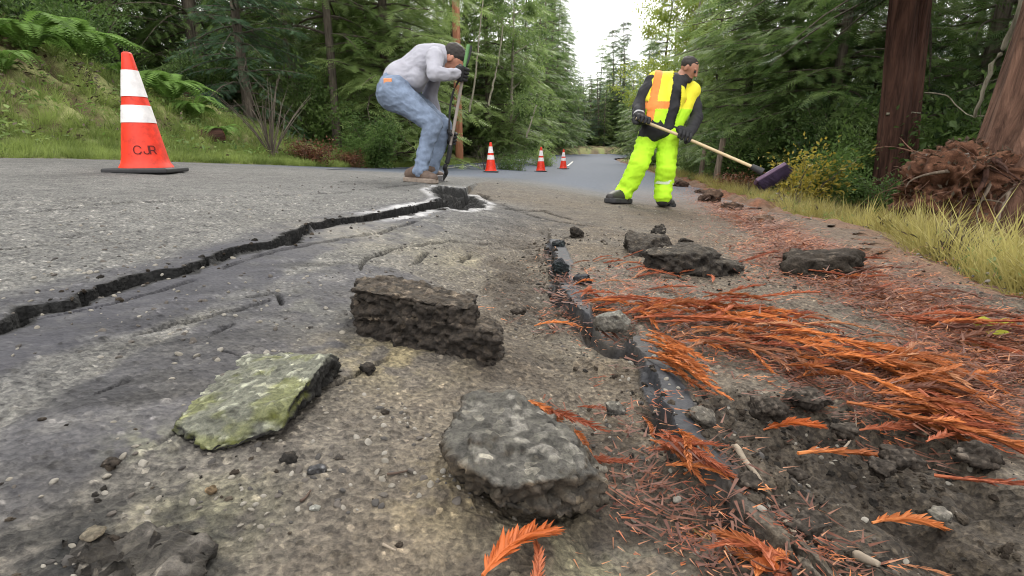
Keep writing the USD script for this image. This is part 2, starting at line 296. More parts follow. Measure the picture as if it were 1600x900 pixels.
obj('asphalt', (V, T), M_ROAD, rd, smooth=True, prim={'alb': alb.clip(.008, .8), 'grit': grit.clip(0, 1)})
ROADV = cKDTree(V[:, :2]); ROADZ = Z
def road_at(x, y): return float(ROADZ[ROADV.query((x, y))[1]])
# worn white edge line, in fragments
M_LINE = usdkit.material(stage, '/World/Looks/worn_line', {"geo": ("geometry", {}), "n": ("noise_texture", {"scale": 14.0, "detail": 5.0, "roughness": .7}), "r": ("rgb_ramp", {"ramp": [(.38, (.2, .2, .19)), (.55, (.62, .60, .52))]}), "p": ("principled_bsdf", {"roughness": .75})},
    [("geo.position", "n.vector"), ("n.fac", "r.fac"), ("r.color", "p.base_color")], surface="p.BSDF")
def strip_mesh(s0, s1, u, w, lift, n=40):
    ss = np.linspace(s0, s1, n); p = []
    for o in (-w / 2, w / 2):
        x, y = xy(ss, np.full(n, u + o) + _bend(ss)); p.append(np.stack([x, y, ground_z(x, y, road=True) + lift], 1))
    i = np.arange(n - 1); f = np.stack([i, i + n, i + n + 1, i + 1], 1)
    return np.vstack(p), np.vstack([f[:, [0, 1, 2]], f[:, [0, 2, 3]]])
lp_ = [hit(px, 264.6 - (px - 515) * .017, road=True) for px in np.linspace(512, 634, 24)]; lp_ = np.array(lp_); ld_ = np.gradient(lp_, axis=0); ld_ /= np.linalg.norm(ld_, axis=1, keepdims=True); ln_ = np.stack([-ld_[:, 1], ld_[:, 0], 0 * ld_[:, 0]], 1) * .055
obj('edge_line', (np.vstack([lp_ - ln_, lp_ + ln_]) + [0, 0, .010], np.vstack([[[i, i + 24, i + 25], [i, i + 25, i + 1]] for i in range(23)])), M_LINE, rd, label='faded pale yellowish line behind the bending worker')
for s0, s1 in ((14, 22), (24, 40)): obj('edge_line', strip_mesh(s0, s1, -3.75, .10, .012), M_LINE, rd)
for s0, s1 in ((24, 34),): obj('centre_line', strip_mesh(s0, s1, -.75, .09, .012), M_LINE, rd, label='faded pale centre line far along the road')

# the land: one sheet, banks and verges -------------------------------
X, Y, Fq = grid(np.r_[np.geomspace(.1, 1.2, 40)[:-1], np.geomspace(1.2, 20, 260)[:-1], np.geomspace(20, 400, 60)], angles(.3))
S, U = su(X, Y); U = U - _bend(S); eR = _edgeR(np.clip(S, -60, 200))
Z = ground_z(X, Y)
inside = sstep(U_LEFT - .06, U_LEFT + .25, U) * sstep(eR + .25, eR - .25, U)
L1, L2, L3 = N2(X, Y, .8, 5, 71), N2(X, Y, 3, 5, 72), N2(X, Y, 15, 4, 73)
w = U - eR; v = U_LEFT - U
Z -= inside * .45
Z += np.where(v > 0, sstep(0, .6, v) * ((L2 - .5) * .28 + (L1 - .5) * .35 * sstep(.5, 3, v)), 0) + np.where(v > 0, (L3 - .5) * .05, 0)
berm = sstep(-.15, .12, w) * sstep(1.0, .3, w) * (.45 + .8 * sstep(4, 7, S)) * (1 - sstep(14, 22, S))
Z += berm * (.26 * (N2(X, Y, 3.4, 4, 74) - .28).clip(0, 1) + .06 * (L3 - .5)) + sstep(.2, .9, w) * ((L2 - .5) * .16 + (L1 - .5) * .3 * sstep(1.5, 5, w)) 
c = np.tile(np.array([.13, .10, .062]), (len(X), 1)) * (.6 + .8 * L2)[:, None]
moss = sstep(.40, .58, L2 + .15 * (L3 - .5)) * sstep(.02, .15, v) * (1 - .7 * sstep(2.2, 4.5, v)); c = lerp(c, (.25, .27, .11), moss * .85)
c = lerp(c, (.16, .20, .07), sstep(.02, .08, v) * sstep(.8, .3, v) * .8)
c = lerp(c, (.13, .085, .06), sstep(-.3, 0, w) * sstep(1.0, .55, w + .4 * (L2 - .5)))
red = sstep(.48, .62, N2(X, Y, 2.2, 4, 75)) * sstep(-.3, .1, w) * sstep(1.3, .6, w); c = lerp(c, (.17, .07, .04), red * .7)
vg = sstep(.5, .85, w + .3 * (L2 - .5)) * sstep(2.6, 1.6, w); c = lerp(c, (.20, .19, .08), vg * .8)
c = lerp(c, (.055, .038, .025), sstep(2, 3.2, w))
T = np.vstack([Fq[:, [0, 1, 2]], Fq[:, [0, 2, 3]]])
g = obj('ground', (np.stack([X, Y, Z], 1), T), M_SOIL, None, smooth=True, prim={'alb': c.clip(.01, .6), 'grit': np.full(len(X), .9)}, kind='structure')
LANDV = cKDTree(np.stack([X, Y], 1)); LANDZ = Z
def land_at(x, y):
    i = LANDV.query(np.stack([np.ravel(x), np.ravel(y)], 1), k=3)[1]; r = LANDZ[i].mean(1)
    return r if np.ndim(x) else float(r[0])
# ---------------------------------------------------------------- plant materials
def leaf_mat(name, dark, mid, light, trans=.3, rough=.55, clump=1.6, spec=.25):
    return usdkit.material(stage, '/World/Looks/' + name, {
        "geo": ("geometry", {}), "oi": ("object_info", {}),
        "n": ("noise_texture", {"scale": clump, "detail": 3.0}),
        "a": ("math", {"math_type": "multiply_add", "value2": .45}), "s": ("math", {"math_type": "multiply_add", "value2": .9, "value3": -.28}),
        "o": ("math", {"math_type": "multiply_add", "value2": .22}),
        "r": ("rgb_ramp", {"ramp": [(0.1, dark), (.5, mid), (.95, light)]}),
        "p": ("principled_bsdf", {"roughness": rough, "specular_ior_level": spec}), "t": ("translucent_bsdf", {}), "m": ("mix_closure", {"fac": trans}),
    }, [("geo.position", "n.vector"), ("n.fac", "s.value1"), ("geo.random_per_island", "a.value1"), ("s.value", "a.value3"), ("oi.random", "o.value1"), ("a.value", "o.value3"), ("o.value", "r.fac"),
        ("r.color", "p.base_color"), ("r.color", "t.color"), ("p.BSDF", "m.closure1"), ("t.BSDF", "m.closure2")], surface="m.closure")
def bark_mat(name, c1, c2, scale=(9, 9, 1.2), bump=.8, dist=.03):
    return usdkit.material(stage, '/World/Looks/' + name, {
        "tc": ("texture_coordinate", {}), "mp": ("mapping", {"scale": scale}), "n": ("noise_texture", {"scale": 2.0, "detail": 7.0, "roughness": .65, "distortion": .6}),
        "r": ("rgb_ramp", {"ramp": [(.32, c1), (.66, c2)]}), "b": ("bump", {"strength": bump, "distance": dist}), "p": ("principled_bsdf", {"roughness": .9, "specular_ior_level": .15}),
    }, [("tc.object", "mp.vector"), ("mp.vector", "n.vector"), ("n.fac", "r.fac"), ("r.color", "p.base_color"), ("n.fac", "b.height"), ("b.normal", "p.normal")], surface="p.BSDF")
LF = {
    'conifer': leaf_mat('conifer_needles', (.025, .050, .014), (.135, .21, .055), (.31, .39, .12), .42),
    'blue': leaf_mat('blue_green_needles', (.028, .058, .032), (.11, .195, .10), (.24, .34, .18), .4),
    'yellow': leaf_mat('yellow_green_leaves', (.15, .20, .03), (.33, .38, .07), (.52, .52, .15), .5),
    'pale': leaf_mat('pale_green_needles', (.07, .12, .035), (.27, .36, .12), (.50, .56, .22), .5),
    'fern': leaf_mat('fern_green', (.08, .15, .03), (.20, .34, .075), (.32, .45, .13), .45, clump=5),
    'bush': leaf_mat('bush_green', (.04, .075, .02), (.12, .20, .05), (.22, .31, .09), .4, clump=4),
    'dead': leaf_mat('dead_twigs', (.04, .028, .018), (.10, .075, .05), (.17, .13, .085), .15, clump=4),
    'gold': leaf_mat('golden_leaves', (.20, .17, .03), (.45, .36, .06), (.60, .48, .12), .45, clump=5),
    'grass': leaf_mat('green_grass', (.10, .14, .035), (.27, .34, .095), (.45, .48, .19), .42, clump=2.5),
    'straw': leaf_mat('straw_grass', (.20, .17, .05), (.38, .34, .12), (.58, .52, .25), .4, clump=2.0),
}
BK = {'lit_red': bark_mat('lit_redwood_bark', (.045, .024, .018), (.25, .14, .10), (7, 7, .7), 1.0, .08), 'grey': bark_mat('grey_bark', (.035, .030, .025), (.15, .125, .10)), 'red': bark_mat('redwood_bark', (.022, .011, .009), (.115, .058, .042), (7, 7, .7), 1.0, .08), 'pale': bark_mat('pale_bark', (.10, .09, .065), (.28, .26, .20)),  # lit_red: lighter copy of the redwood bark, light painted into its colour
      'post': bark_mat('weathered_wood', (.06, .045, .035), (.19, .15, .115), (12, 12, 1.5)), 'pole': bark_mat('stained_pole', (.16, .065, .035), (.34, .16, .095), (14, 14, 1), .4)}

# ---------------------------------------------------------------- plant builders
def leaflets(shape):
    """templates of unit length along +x in the xy plane, as separate triangles"""
    t = []
    if shape == 'spray':        # flat conifer spray
        for k in range(6):
            x = .10 + .145 * k; l = .30 * (1 - .55 * (k / 6)) 
            for sg in (-1, 1): t.append([[x, 0, 0], [x + .10, sg * .025, .0], [x + l * .75, sg * l, -.10 * l]])
        t.append([[0, -.018, 0], [1, 0, -.06], [0, .018, 0]])
    elif shape == 'leaf':
        t = [[[0, 0, 0], [.5, -.26, .05], [1, 0, -.05]], [[0, 0, 0], [1, 0, -.05], [.5, .26, .05]]]
    elif shape == 'blade':
        t = [[[0, -.012, 0], [0, .012, 0], [.55, .009, .0]], [[0, -.012, 0], [.55, .009, 0], [.55, -.009, 0]], [[.55, -.009, 0], [.55, .009, 0], [1, 0, -.16]]]
    return np.array(t, float)
def place(tpl, pos, d, up, size):
    """copies of a triangle template: one triangle soup"""
    d = d / np.maximum(np.linalg.norm(d, axis=1, keepdims=True), 1e-9); y = np.cross(up, d); y /= np.maximum(np.linalg.norm(y, axis=1, keepdims=True), 1e-9); z = np.cross(d, y)
    R = np.stack([d, y, z], -1)                                    # n,3,3 columns
    q = np.einsum('nij,tkj->ntki', R, tpl) * np.reshape(size, (-1, 1, 1, 1)) + pos[:, None, None, :]
    return q.reshape(-1, 3)
def soup(v, shared=1):
    """triangle soup with the leaf's own triangles welded so that one leaf is one island"""
    return v, np.arange(len(v)).reshape(-1, 3)
def tube(pts, rad, sides=6):
    pts = np.asarray(pts, float); rad = np.broadcast_to(rad, len(pts)); t = np.gradient(pts, axis=0); t /= np.linalg.norm(t, axis=1, keepdims=True) + 1e-12
    ref = np.where(np.abs(t[:, 2:]) > .9, [[1., 0, 0]], [[0, 0, 1.]]); a = np.cross(t, ref); a /= np.linalg.norm(a, axis=1, keepdims=True) + 1e-12; b = np.cross(t, a)
    th = np.arange(sides) * 2 * np.pi / sides
    v = pts[:, None] + rad[:, None, None] * (a[:, None] * np.cos(th)[None, :, None] + b[:, None] * np.sin(th)[None, :, None]); n = len(pts)
    i = np.arange(n - 1)[:, None] * sides + np.arange(sides)[None]; j = np.arange(n - 1)[:, None] * sides + (np.arange(sides)[None] + 1) % sides
    q = np.stack([i, j, j + sides, i + sides], -1).reshape(-1, 4); f = np.vstack([q[:, [0, 2, 1]], q[:, [0, 3, 2]]])
    v = np.vstack([v.reshape(-1, 3), pts[:1], pts[-1:]]); e0, e1 = len(v) - 2, len(v) - 1; k = np.arange(sides); k2 = (k + 1) % sides
    f = np.vstack([f, np.stack([np.full(sides, e0), k2, k][:3], 1)[:, [0, 2, 1]], np.stack([np.full(sides, e1), (n - 1) * sides + k, (n - 1) * sides + k2], 1)[:, [0, 2, 1]]])
    return v, f
def join(parts):
    vs, fs, o = [], [], 0
    for v, f in parts: vs.append(v); fs.append(np.asarray(f) + o); o += len(v)
    return np.vstack(vs), np.vstack(fs)
def kind_prim(name):
    p = stage.CreateClassPrim('/World/' + name); return p
def trunk_mesh(h, r, seed, lean=0.0, sides=14, flare=.5, furrow=.05):
    g = np.random.default_rng(seed); n = 26; z = h * np.linspace(0, 1, n) ** 1.5
    rad = r * (1 - .92 * z / h) * (1 + flare * np.exp(-z / (r * 1.8))); x = lean * z + .015 * h * np.sin(z * .5 + seed) * (z / h)
    v, f = tube(np.stack([x, .01 * h * np.cos(z * .4 + seed) * z / h, z - .25], 1), rad, sides)
    ang = np.arctan2(v[:, 1], v[:, 0]); return v + np.stack([np.cos(ang), np.sin(ang), 0 * ang], 1) * (fbm(np.stack([np.cos(ang) * 3, np.sin(ang) * 3, v[:, 2] * .35], 1), 3, seed)[:, None] - .5) * r * furrow * 8 * (1 - v[:, 2:3] / h).clip(.1, 1), f
def conifer(name, h, R, z0, seed, mat, trunk_r, droop=.35, dz=.34, per=4, spray=.34, sub=.21, bark='grey', bare=0.0, top_coarse=5.0):
    g = np.random.default_rng(seed); P = kind_prim(name)
    pos, dirs, sz, wood = [], [], [], []
    z = z0
    while z < h - .25:
        coarse = 1.0 if z < top_coarse else 1.7
        rr = R * (1 - (z / h)) ** .75 * (.55 + .45 * min(1, (z - z0 + .6) / 1.6))
        for b in range(per if coarse == 1 else max(per - 1, 3)):
            l = rr * g.uniform(.6, 1.12); a = g.uniform(0, 2 * np.pi); up = g.uniform(.0, .35); dr = droop * g.uniform(.6, 1.5); curl = g.normal(0, .18)
            if l < .15: continue
            t = np.linspace(0, 1, 9); aa = a + curl * t; bz = z + l * (up * t - dr * t ** 2 + .12 * dr * t ** 4)
            br = np.stack([np.cos(aa) * l * t, np.sin(aa) * l * t, bz], 1)
            wood.append(tube(br[::2], np.linspace(.022 + .006 * l, .004, 5), 4))
            nst = max(3, int(l / (sub * coarse))); ts = np.linspace(bare + .12, 1.0, nst) + g.uniform(-.03, .03, nst); ts = ts.clip(0, 1)
            base = np.stack([np.interp(ts, t, br[:, k]) for k in range(3)], 1); tang = np.stack([np.interp(ts, t, np.gradient(br[:, k], t)) for k in range(3)], 1); tang /= np.linalg.norm(tang, axis=1, keepdims=True)
            lat = np.cross(tang, [0, 0, 1.0]); lat /= np.linalg.norm(lat, axis=1, keepdims=True) + 1e-9
            for sg in (-1, 1):
                ang = g.uniform(.7, 1.15, nst); dd = tang * np.cos(ang)[:, None] + sg * lat * np.sin(ang)[:, None]
                tl = (.16 + .42 * l * (1 - ts) ** .8) * g.uniform(.6, 1.2, nst)
                for k in range(4):
                    o = k * spray * coarse * .62; m = o < tl + 1e-6 if k else np.ones(nst, bool)
                    if not m.any(): break
                    q = base[m] + dd[m] * o - np.array([0, 0, 1]) * (o ** 2 * droop * 1.1 + .0)[..., None] if np.ndim(o) else base[m] + dd[m] * o + np.array([0, 0, -1.0]) * (o ** 2 * droop * 1.1)
                    d2 = dd[m] + np.array([0, 0, -1.0]) * (2 * o * droop * 1.1 + .10) + g.normal(0, .17, (m.sum(), 3))
                    pos.append(q); dirs.append(d2); sz.append(spray * coarse * g.uniform(.7, 1.25, m.sum()))
            pos.append(base[-1:]); dirs.append(tang[-1:]); sz.append(np.array([spray * coarse]))
        z += dz * coarse * g.uniform(.75, 1.25)
    pos, dirs, sz = np.vstack(pos), np.vstack(dirs), np.concatenate(sz)
    upv = np.array([0, 0, 1.0]) + g.normal(0, .32, pos.shape)
    v = place(leaflets('spray'), pos, dirs, upv, sz)
    obj('trunk', trunk_mesh(h, trunk_r, seed), BK[bark], P, smooth=True); obj('branches', join(wood), BK[bark], P, kind='stuff'); obj('crown', soup(v), LF[mat], P)
    return P
def broadleaf(name, h, R, z0, seed, mat, trunk_r, n=9000, leaf=.11, bark='pale', limbs=16):
    g = np.random.default_rng(seed); P = kind_prim(name); wood = []; pos = []
    per = n // limbs
    for b in range(limbs):
        z = z0 + (h - z0) * (b + g.uniform(0, 1)) / limbs * .85; a = g.uniform(0, 6.28); l = R * (1 - .55 * ((z - z0) / (h - z0)) ** 2) * g.uniform(.6, 1.1)
        t = np.linspace(0, 1, 6); br = np.stack([np.cos(a + .2 * t) * l * t, np.sin(a + .2 * t) * l * t, z + l * (.75 * t - .25 * t ** 2)], 1); wood.append(tube(br, np.linspace(trunk_r * .35, .006, 6), 5))
        for k in range(7):
            c = np.array([np.interp(g.uniform(.3, 1.05), t, br[:, q]) for q in range(3)]) + g.normal(0, .3, 3) * l * .45
            pos.append(c + g.normal(0, 1, (per // 7, 3)) * np.array([.26, .26, .16]) * R * .42 * g.uniform(.6, 1.3))
    pos = np.vstack(pos); d = g.normal(0, 1, pos.shape) + [0, 0, -.35]; u = g.normal(0, .7, pos.shape) + [0, 0, 1]
    v = place(leaflets('leaf'), pos, d, u, leaf * g.uniform(.6, 1.3, len(pos)))
    obj('trunk', trunk_mesh(h * .95, trunk_r, seed, flare=.25), BK[bark], P, smooth=True); obj('branches', join(wood), BK[bark], P, kind='stuff'); obj('crown', soup(v), LF[mat], P)
    return P
def bush(name, h, R, seed, mat, n=3500, leaf=.06, stems=14, twig='grey', shape='leaf'):
    g = np.random.default_rng(seed); P = kind_prim(name); wood = []; pos = []; dr = []
    for b in range(stems):
        a = g.uniform(0, 6.28); out = R * g.uniform(.15, 1); hh = h * g.uniform(.55, 1.05); t = np.linspace(0, 1, 6)
        st = np.stack([np.cos(a + t * .5) * out * t ** 1.3, np.sin(a + t * .5) * out * t ** 1.3, hh * t - .12 * hh * t ** 3 - .05], 1); wood.append(tube(st, np.linspace(.012, .003, 6), 4))
        m = n // stems; tt = g.uniform(.15, 1.05, m); q = np.stack([np.interp(tt, t, st[:, k]) for k in range(3)], 1)
        pos.append(q + g.normal(0, 1, (m, 3)) * R * .17); dr.append((q - [0, 0, h * .2]) * [1, 1, .6] + g.normal(0, .5 * R, (m, 3)))
    pos, dr = np.vstack(pos), np.vstack(dr); pos[:, 2] = np.maximum(pos[:, 2], .01)
    v = place(leaflets(shape), pos, dr, g.normal(0, .5, pos.shape) + [0, 0, 1], leaf * g.uniform(.6, 1.35, len(pos)))
    obj('stems', join(wood), BK[twig], P); obj('leaves', soup(v), LF[mat], P); return P
def fern(name, L, seed, fronds=15, mat='fern'):
    g = np.random.default_rng(seed); P = kind_prim(name)
    for b in range(fronds):
        a = 6.28 * b / fronds + g.uniform(-.25, .25); l = L * g.uniform(.7, 1.1); rise = g.uniform(.95, 1.65); n = 30; t = np.linspace(.0, 1, n)
        r = l * (.48 * t + .22 * t ** 2); z = l * (rise * t - (rise * .95 - .12) * t ** 2.1); st = np.stack([np.cos(a) * r, np.sin(a) * r, z + .02], 1)
        tang = np.gradient(st, axis=0); tang /= np.linalg.norm(tang, axis=1, keepdims=True); lat = np.cross(tang, [0, 0, 1.]); lat /= np.linalg.norm(lat, axis=1, keepdims=True)
        pos, d, sz, up = [], [], [], []
        for sg in (-1, 1):
            m = slice(4, n); pos.append(st[m]); d.append(sg * lat[m] + tang[m] * .35 + [0, 0, -.12]); sz.append(l * .17 * np.sin(np.pi * (t[m] * .86 + .10)) ** .7 + .01); up.append(np.cross(lat[m], tang[m]) + g.normal(0, .15, (n - 4, 3)))
        tpl = leaflets('leaf') * [1, .42, .6]
        v = place(tpl, np.vstack(pos), np.vstack(d), np.vstack(up), np.concatenate(sz)); v2, f2 = tube(st[::5], np.linspace(.006, .002, 6), 3)
        obj('frond', join([soup(v), (v2, f2)]), LF[mat], P)
    return P
def tuft(path, h, seed, mat, n=26, spread=.05, lean=.35, width=1.0):
    g = np.random.default_rng(seed); a = g.uniform(0, 6.28, n); pos = np.stack([np.cos(a), np.sin(a), 0 * a], 1) * g.uniform(0, spread, n)[:, None]
    ln = g.uniform(0, lean, n); d = np.stack([np.cos(a) * ln, np.sin(a) * ln, np.ones(n)], 1)
    v = place(leaflets('blade') * [1, width, 1], pos, d, np.stack([np.cos(a), np.sin(a), 0 * a], 1) * -1 + g.normal(0, .2, (n, 3)), h * g.uniform(.5, 1.1, n))
    return to_mesh(path, *soup(v), LF[mat])
def scatter(name, protos, pos, scale, label, cat, tilt=0.12, seed=0, rotz=None):
    """uncountable growth: one point instancer. protos: functions that define a prototype at the path they are given"""
    g = np.random.default_rng(seed); pi = UsdGeom.PointInstancer.Define(stage, numbered('/World/' + name)); pr = pi.GetPrim()
    paths = []
    for k, fn in enumerate(protos):
        p = f'{pr.GetPath()}/kind_of_{name}' + (f'_{k:03d}' if k else ''); fn(p); paths.append(Sdf.Path(p))
    pi.CreatePrototypesRel().SetTargets(paths)
    n = len(pos); pi.CreateProtoIndicesAttr(Vt.IntArray.FromNumpy(g.integers(0, len(paths), n).astype(np.int32)))
    pi.CreatePositionsAttr(Vt.Vec3fArray.FromNumpy(np.asarray(pos, np.float32)))
    sc = np.broadcast_to(np.reshape(scale, (-1, 1)), (n, 1)) * g.uniform(.75, 1.25, (n, 1)); pi.CreateScalesAttr(Vt.Vec3fArray.FromNumpy(np.repeat(sc, 3, 1).astype(np.float32)))
    a = (g.uniform(0, 6.28, n) if rotz is None else rotz) / 2; q = np.stack([np.cos(a), g.normal(0, tilt / 2, n), g.normal(0, tilt / 2, n), np.sin(a)], 1); q /= np.linalg.norm(q, axis=1, keepdims=True)
    pi.CreateOrientationsAttr(Vt.QuathArray([Gf.Quath(float(w), float(x), float(y), float(z)) for w, x, y, z in q]))
    return tag(pr, label, cat, None, 'stuff')
def ref_proto(kind):
    def fn(path):
        x = UsdGeom.Xform.Define(stage, path).GetPrim(); x.GetReferences().AddInternalReference(kind.GetPath())
    return fn

# ---------------------------------------------------------------- kinds
KC = [conifer('conifer_kind', 12.5, 3.0, .4, 11, 'conifer', .2, droop=.32, spray=.29, sub=.18, dz=.32),
      conifer('drooping_conifer_kind', 13, 3.3, .6, 12, 'conifer', .22, droop=.5, per=5, dz=.40, spray=.30, sub=.19),
      conifer('blue_conifer_kind', 11.5, 2.7, .35, 13, 'blue', .18, droop=.42, per=5, dz=.34, spray=.22, sub=.15, top_coarse=4.0),
      conifer('pale_conifer_kind', 11.5, 2.9, .5, 14, 'pale', .17, droop=.36, dz=.36, spray=.32, sub=.19),
      conifer('dense_conifer_kind', 13, 3.3, .2, 16, 'pale', .16, droop=.34, per=6, dz=.36, spray=.42, sub=.24), conifer('dense_green_conifer_kind', 13, 3.4, .2, 17, 'conifer', .17, droop=.38, per=6, dz=.36, spray=.42, sub=.24),
      conifer('bare_trunk_conifer_kind', 17, 2.6, 2.6, 15, 'conifer', .105, droop=.45, dz=.5, spray=.4, bare=.15)]
KB = [broadleaf('alder_kind', 12, 2.7, 2.0, 21, 'yellow', .12, 9000, .16), broadleaf('leafy_tree_kind', 11, 2.6, .8, 22, 'pale', .11, 9000, .15)]
KS = [bush('shrub_kind', 1.5, .9, 31, 'bush', 4200, .075), bush('dead_shrub_kind', 1.4, .8, 32, 'dead', 4500, .05, 26, 'grey', 'blade'), bush('golden_shrub_kind', 1.1, .75, 33, 'gold', 1500, .075, 12),
      bush('dark_shrub_kind', 1.9, 1.1, 34, 'conifer', 4200, .10), bush('pale_shrub_kind', 1.1, .7, 35, 'pale', 3200, .06)]
KF = [fern('fern_kind', .95, 41, 17), fern('small_fern_kind', .7, 42, 13)]

def base_at(px, depth, u_min=None):
    """the point of the land that lies under the pixel column px at that depth"""
    X = (px - 800) / F * depth; Y = depth * cP
    for _ in range(6):
        z = float(land_at(X, Y)); Y = (depth + (z - CAMZ) * sP) / cP
    return np.array([X, Y, z])
CON = 'conifers along the road'
def tree(kind, px, depth, label, scale=1.0, group=None, name='conifer_tree', rot=None, cat='tree'):
    return dup(kind, label, cat, base_at(px, depth) - [0, 0, .05], rng.uniform(0, 360) if rot is None else rot, group, scale, None, name)
# left side
tree(KC[2], 392, 10.5, 'blue-green conifer with hanging boughs on the bank left of the dead brown shrub', .62)
tree(KC[1], -40, 14, 'dark drooping conifer behind the ferns at the far left of the bank', 1.0)
tree(KC[0], 205, 15, 'dark green conifer behind the top of the large cone', 1.0)
tree(KC[6], 528, 13.0, 'conifer with a bare brown trunk rising left of the bending worker', 1.05, name='bare_trunk_conifer_tree')
tree(KC[1], 470, 16.0, 'dense dark conifer just left of the bare brown trunk', 1.0)
tree(KC[4], 612, 14.5, 'light green conifer above the back of the bending worker', 1.0)
tree(KC[5], 572, 20, 'tall green conifer behind the light green one over the bending worker', 1.1)
tree(KC[6], 690, 30, 'slim conifer with a grey trunk just left of the utility pole', 1.1, name='bare_trunk_conifer_tree')
tree(KB[1], 800, 24, 'airy pale tree right of the utility pole', .9, name='broadleaf_tree')
tree(KC[4], 650, 30, 'pale green conifer behind the utility pole', 1.05)
tree(KC[5], 735, 28, 'bright green conifer above the nearest small cone', 1.1)
tree(KC[5], 786, 36, 'bluish conifer over the middle small cone', 1.15)
tree(KC[4], 822, 45, 'hazy green conifer over the farthest small cone', 1.25)
for k, (px, dp, kk) in enumerate([(330, 15, 1), (120, 17, 0), (270, 19, 2), (60, 20, 1), (400, 20, 5), (-90, 15, 0), (-220, 12, 1), (520, 24, 5), (640, 32, 5), (-30, 24, 1), (180, 25, 6), (705, 40, 5), (745, 46, 5), (762, 25, 4), (708, 27, 5)]):
    tree(KC[kk], px, dp, 'dark conifer in the shaded wood behind the left bank', 1.05, 'conifers in the wood behind the left bank')
for k, (px, dp, kk) in enumerate([(842, 54, 5), (852, 63, 4), (862, 72, 5), (870, 82, 4), (876, 93, 5), (815, 58, 5), (780, 50, 4), (835, 70, 5), (850, 85, 5), (858, 98, 4)]):
    tree(KC[kk], px, dp, 'conifer in the left roadside row beyond the small cones', 1.25 + .5 * (dp > 60), 'conifers in the far left roadside row')
for k, (px, dp, kk) in enumerate([(900, 112, 5), (918, 104, 5), (936, 108, 4), (952, 96, 5), (884, 104, 5), (968, 90, 5), (905, 125, 4), (925, 122, 5), (945, 128, 5), (965, 112, 4)]):
    tree(KC[kk], px, dp, 'dark conifer closing off the far end of the road', 1.05 if 892 < px < 930 else 1.6, 'conifers at the far end of the road')
# right side
tree(KB[0], 1040, 36, 'tall yellow-green tree right of the bright sky gap', 1.15, name='alder_tree')
tree(KB[0], 1072, 26, 'yellow-green tree above the head of the worker in the lime vest', 1.05, name='alder_tree')
tree(KC[4], 1006, 56, 'pale conifer behind the left shoulder of the worker in the vest', 1.05)
tree(KC[4], 984, 72, 'small pale conifer just right of the sky gap', 1.0)
tree(KC[4], 1082, 31, 'green conifer right behind the worker in the lime vest', .95)
tree(KC[4], 1152, 17.5, 'drooping green conifer above the raised broom', 1.0)
tree(KC[4], 1108, 24, 'light green conifer between the vest worker and the broom', 1.0)
tree(KC[4], 1218, 15.5, 'broad green conifer over the broom head', 1.05)
tree(KC[4], 1285, 13.5, 'conifer with low boughs left of the dark redwood trunk', 1.0)
tree(KC[2], 1350, 15, 'bluish conifer tucked behind the low boughs left of the redwood', 1.0)
for k, (px, dp, kk) in enumerate([(1200, 24, 1), (1400, 16, 1), (1500, 12, 0), (1500, 20, 1), (1600, 14, 1), (1300, 24, 0), (1420, 27, 1), (1700, 10, 0), (1600, 25, 0), (1750, 18, 1), (1850, 8, 1), (1090, 36, 5), (1150, 42, 5), (1030, 40, 5), (1012, 62, 5), (985, 84, 5), (1060, 48, 4), (1200, 30, 5)]):
    tree(KC[kk], px, dp, 'dark conifer in the shaded wood behind the redwoods', 1.05, 'conifers in the wood right of the road')
# the wood beyond and beside, as one mass
g = np.random.default_rng(5); P_ = []
for side in (-1, 1):
    s = g.uniform(-45, 150, 900); u = np.where(side < 0, -g.uniform(14, 48, 900), g.uniform(13.5, 48, 900)); nearc = (s > 0) & (s < 60)
    x, y = xy(s, u + _bend(s)); P_.append(np.stack([x, y], 1))
s = g.uniform(100, 160, 160); u = g.uniform(-12, 18, 160); x, y = xy(s, u); P_.append(np.stack([x, y], 1))
P_ = np.vstack(P_); keep = []
for p in P_:
    if np.hypot(*p) > 6 and all(np.hypot(*(p - q)) > 2.3 for q in keep[-300:]): keep.append(p)
P_ = np.array(keep); P_ = np.c_[P_, land_at(P_[:, 0], P_[:, 1])]
scatter('forest', [ref_proto(KC[0]), ref_proto(KC[1]), ref_proto(KC[2]), ref_proto(KC[3])], P_, .95, 'dark mass of conifer forest on both sides of the road', 'forest', .05, 3)

# shrubs and ferns
def shrub(kind, px, depth, label, scale=1.0, name='shrub', cat='shrub', group=None, lift=0):
    return dup(kind, label, cat, base_at(px, depth) + [0, 0, lift - .03], rng.uniform(0, 360), group, scale, None, name)
def fernat(px, py, label, scale=1.0, k=0, group=None):
    r = ray(px, py + 14); ts = np.linspace(4, 7.6, 200); q = np.array([0, 0, CAMZ]) + r * ts[:, None]; gp = q[:, 2] - land_at(q[:, 0], q[:, 1]); i = int(np.argmax(gp < .02)) if (gp < .02).any() else int(np.argmin(gp))
    p = q[i].copy(); p[2] = land_at(p[0], p[1]) - .02
    return dup(KF[k], label, 'fern', p, rng.uniform(0, 360), group, scale, None, 'fern')
fernat(135, 82, 'broad arching fern on the bank top left of the large cone', 1.1)
fernat(262, 125, 'upright bright fern right behind the tip of the large cone', 1.05)
fernat(45, 72, 'fern at the left edge of the photo on the bank top', .9)
fernat(343, 196, 'low fern with long arching fronds above the reddish stump', .75, 1)
fernat(8, 100, 'pale yellowish fern cut by the left edge of the photo', .7, 1)
fernat(190, 92, 'small dark fern between the two large ferns on the bank', .7, 1)
fernat(300, 150, 'dark fern under the blue-green conifer', .75)
shrub(KS[1], 425, 8.2, 'dead brown shrub with bare twigs on the left bank', 1.05, 'dead_shrub')
shrub(KS[0], 590, 11.2, 'green shrub behind the bending worker at hip height', .85)
shrub(KS[0], 560, 10.6, 'bright leafy plant growing above the verge left of the bending worker', .5)
shrub(KS[4], 800, 15.5, 'pale shrub behind the two small cones', 1.0)
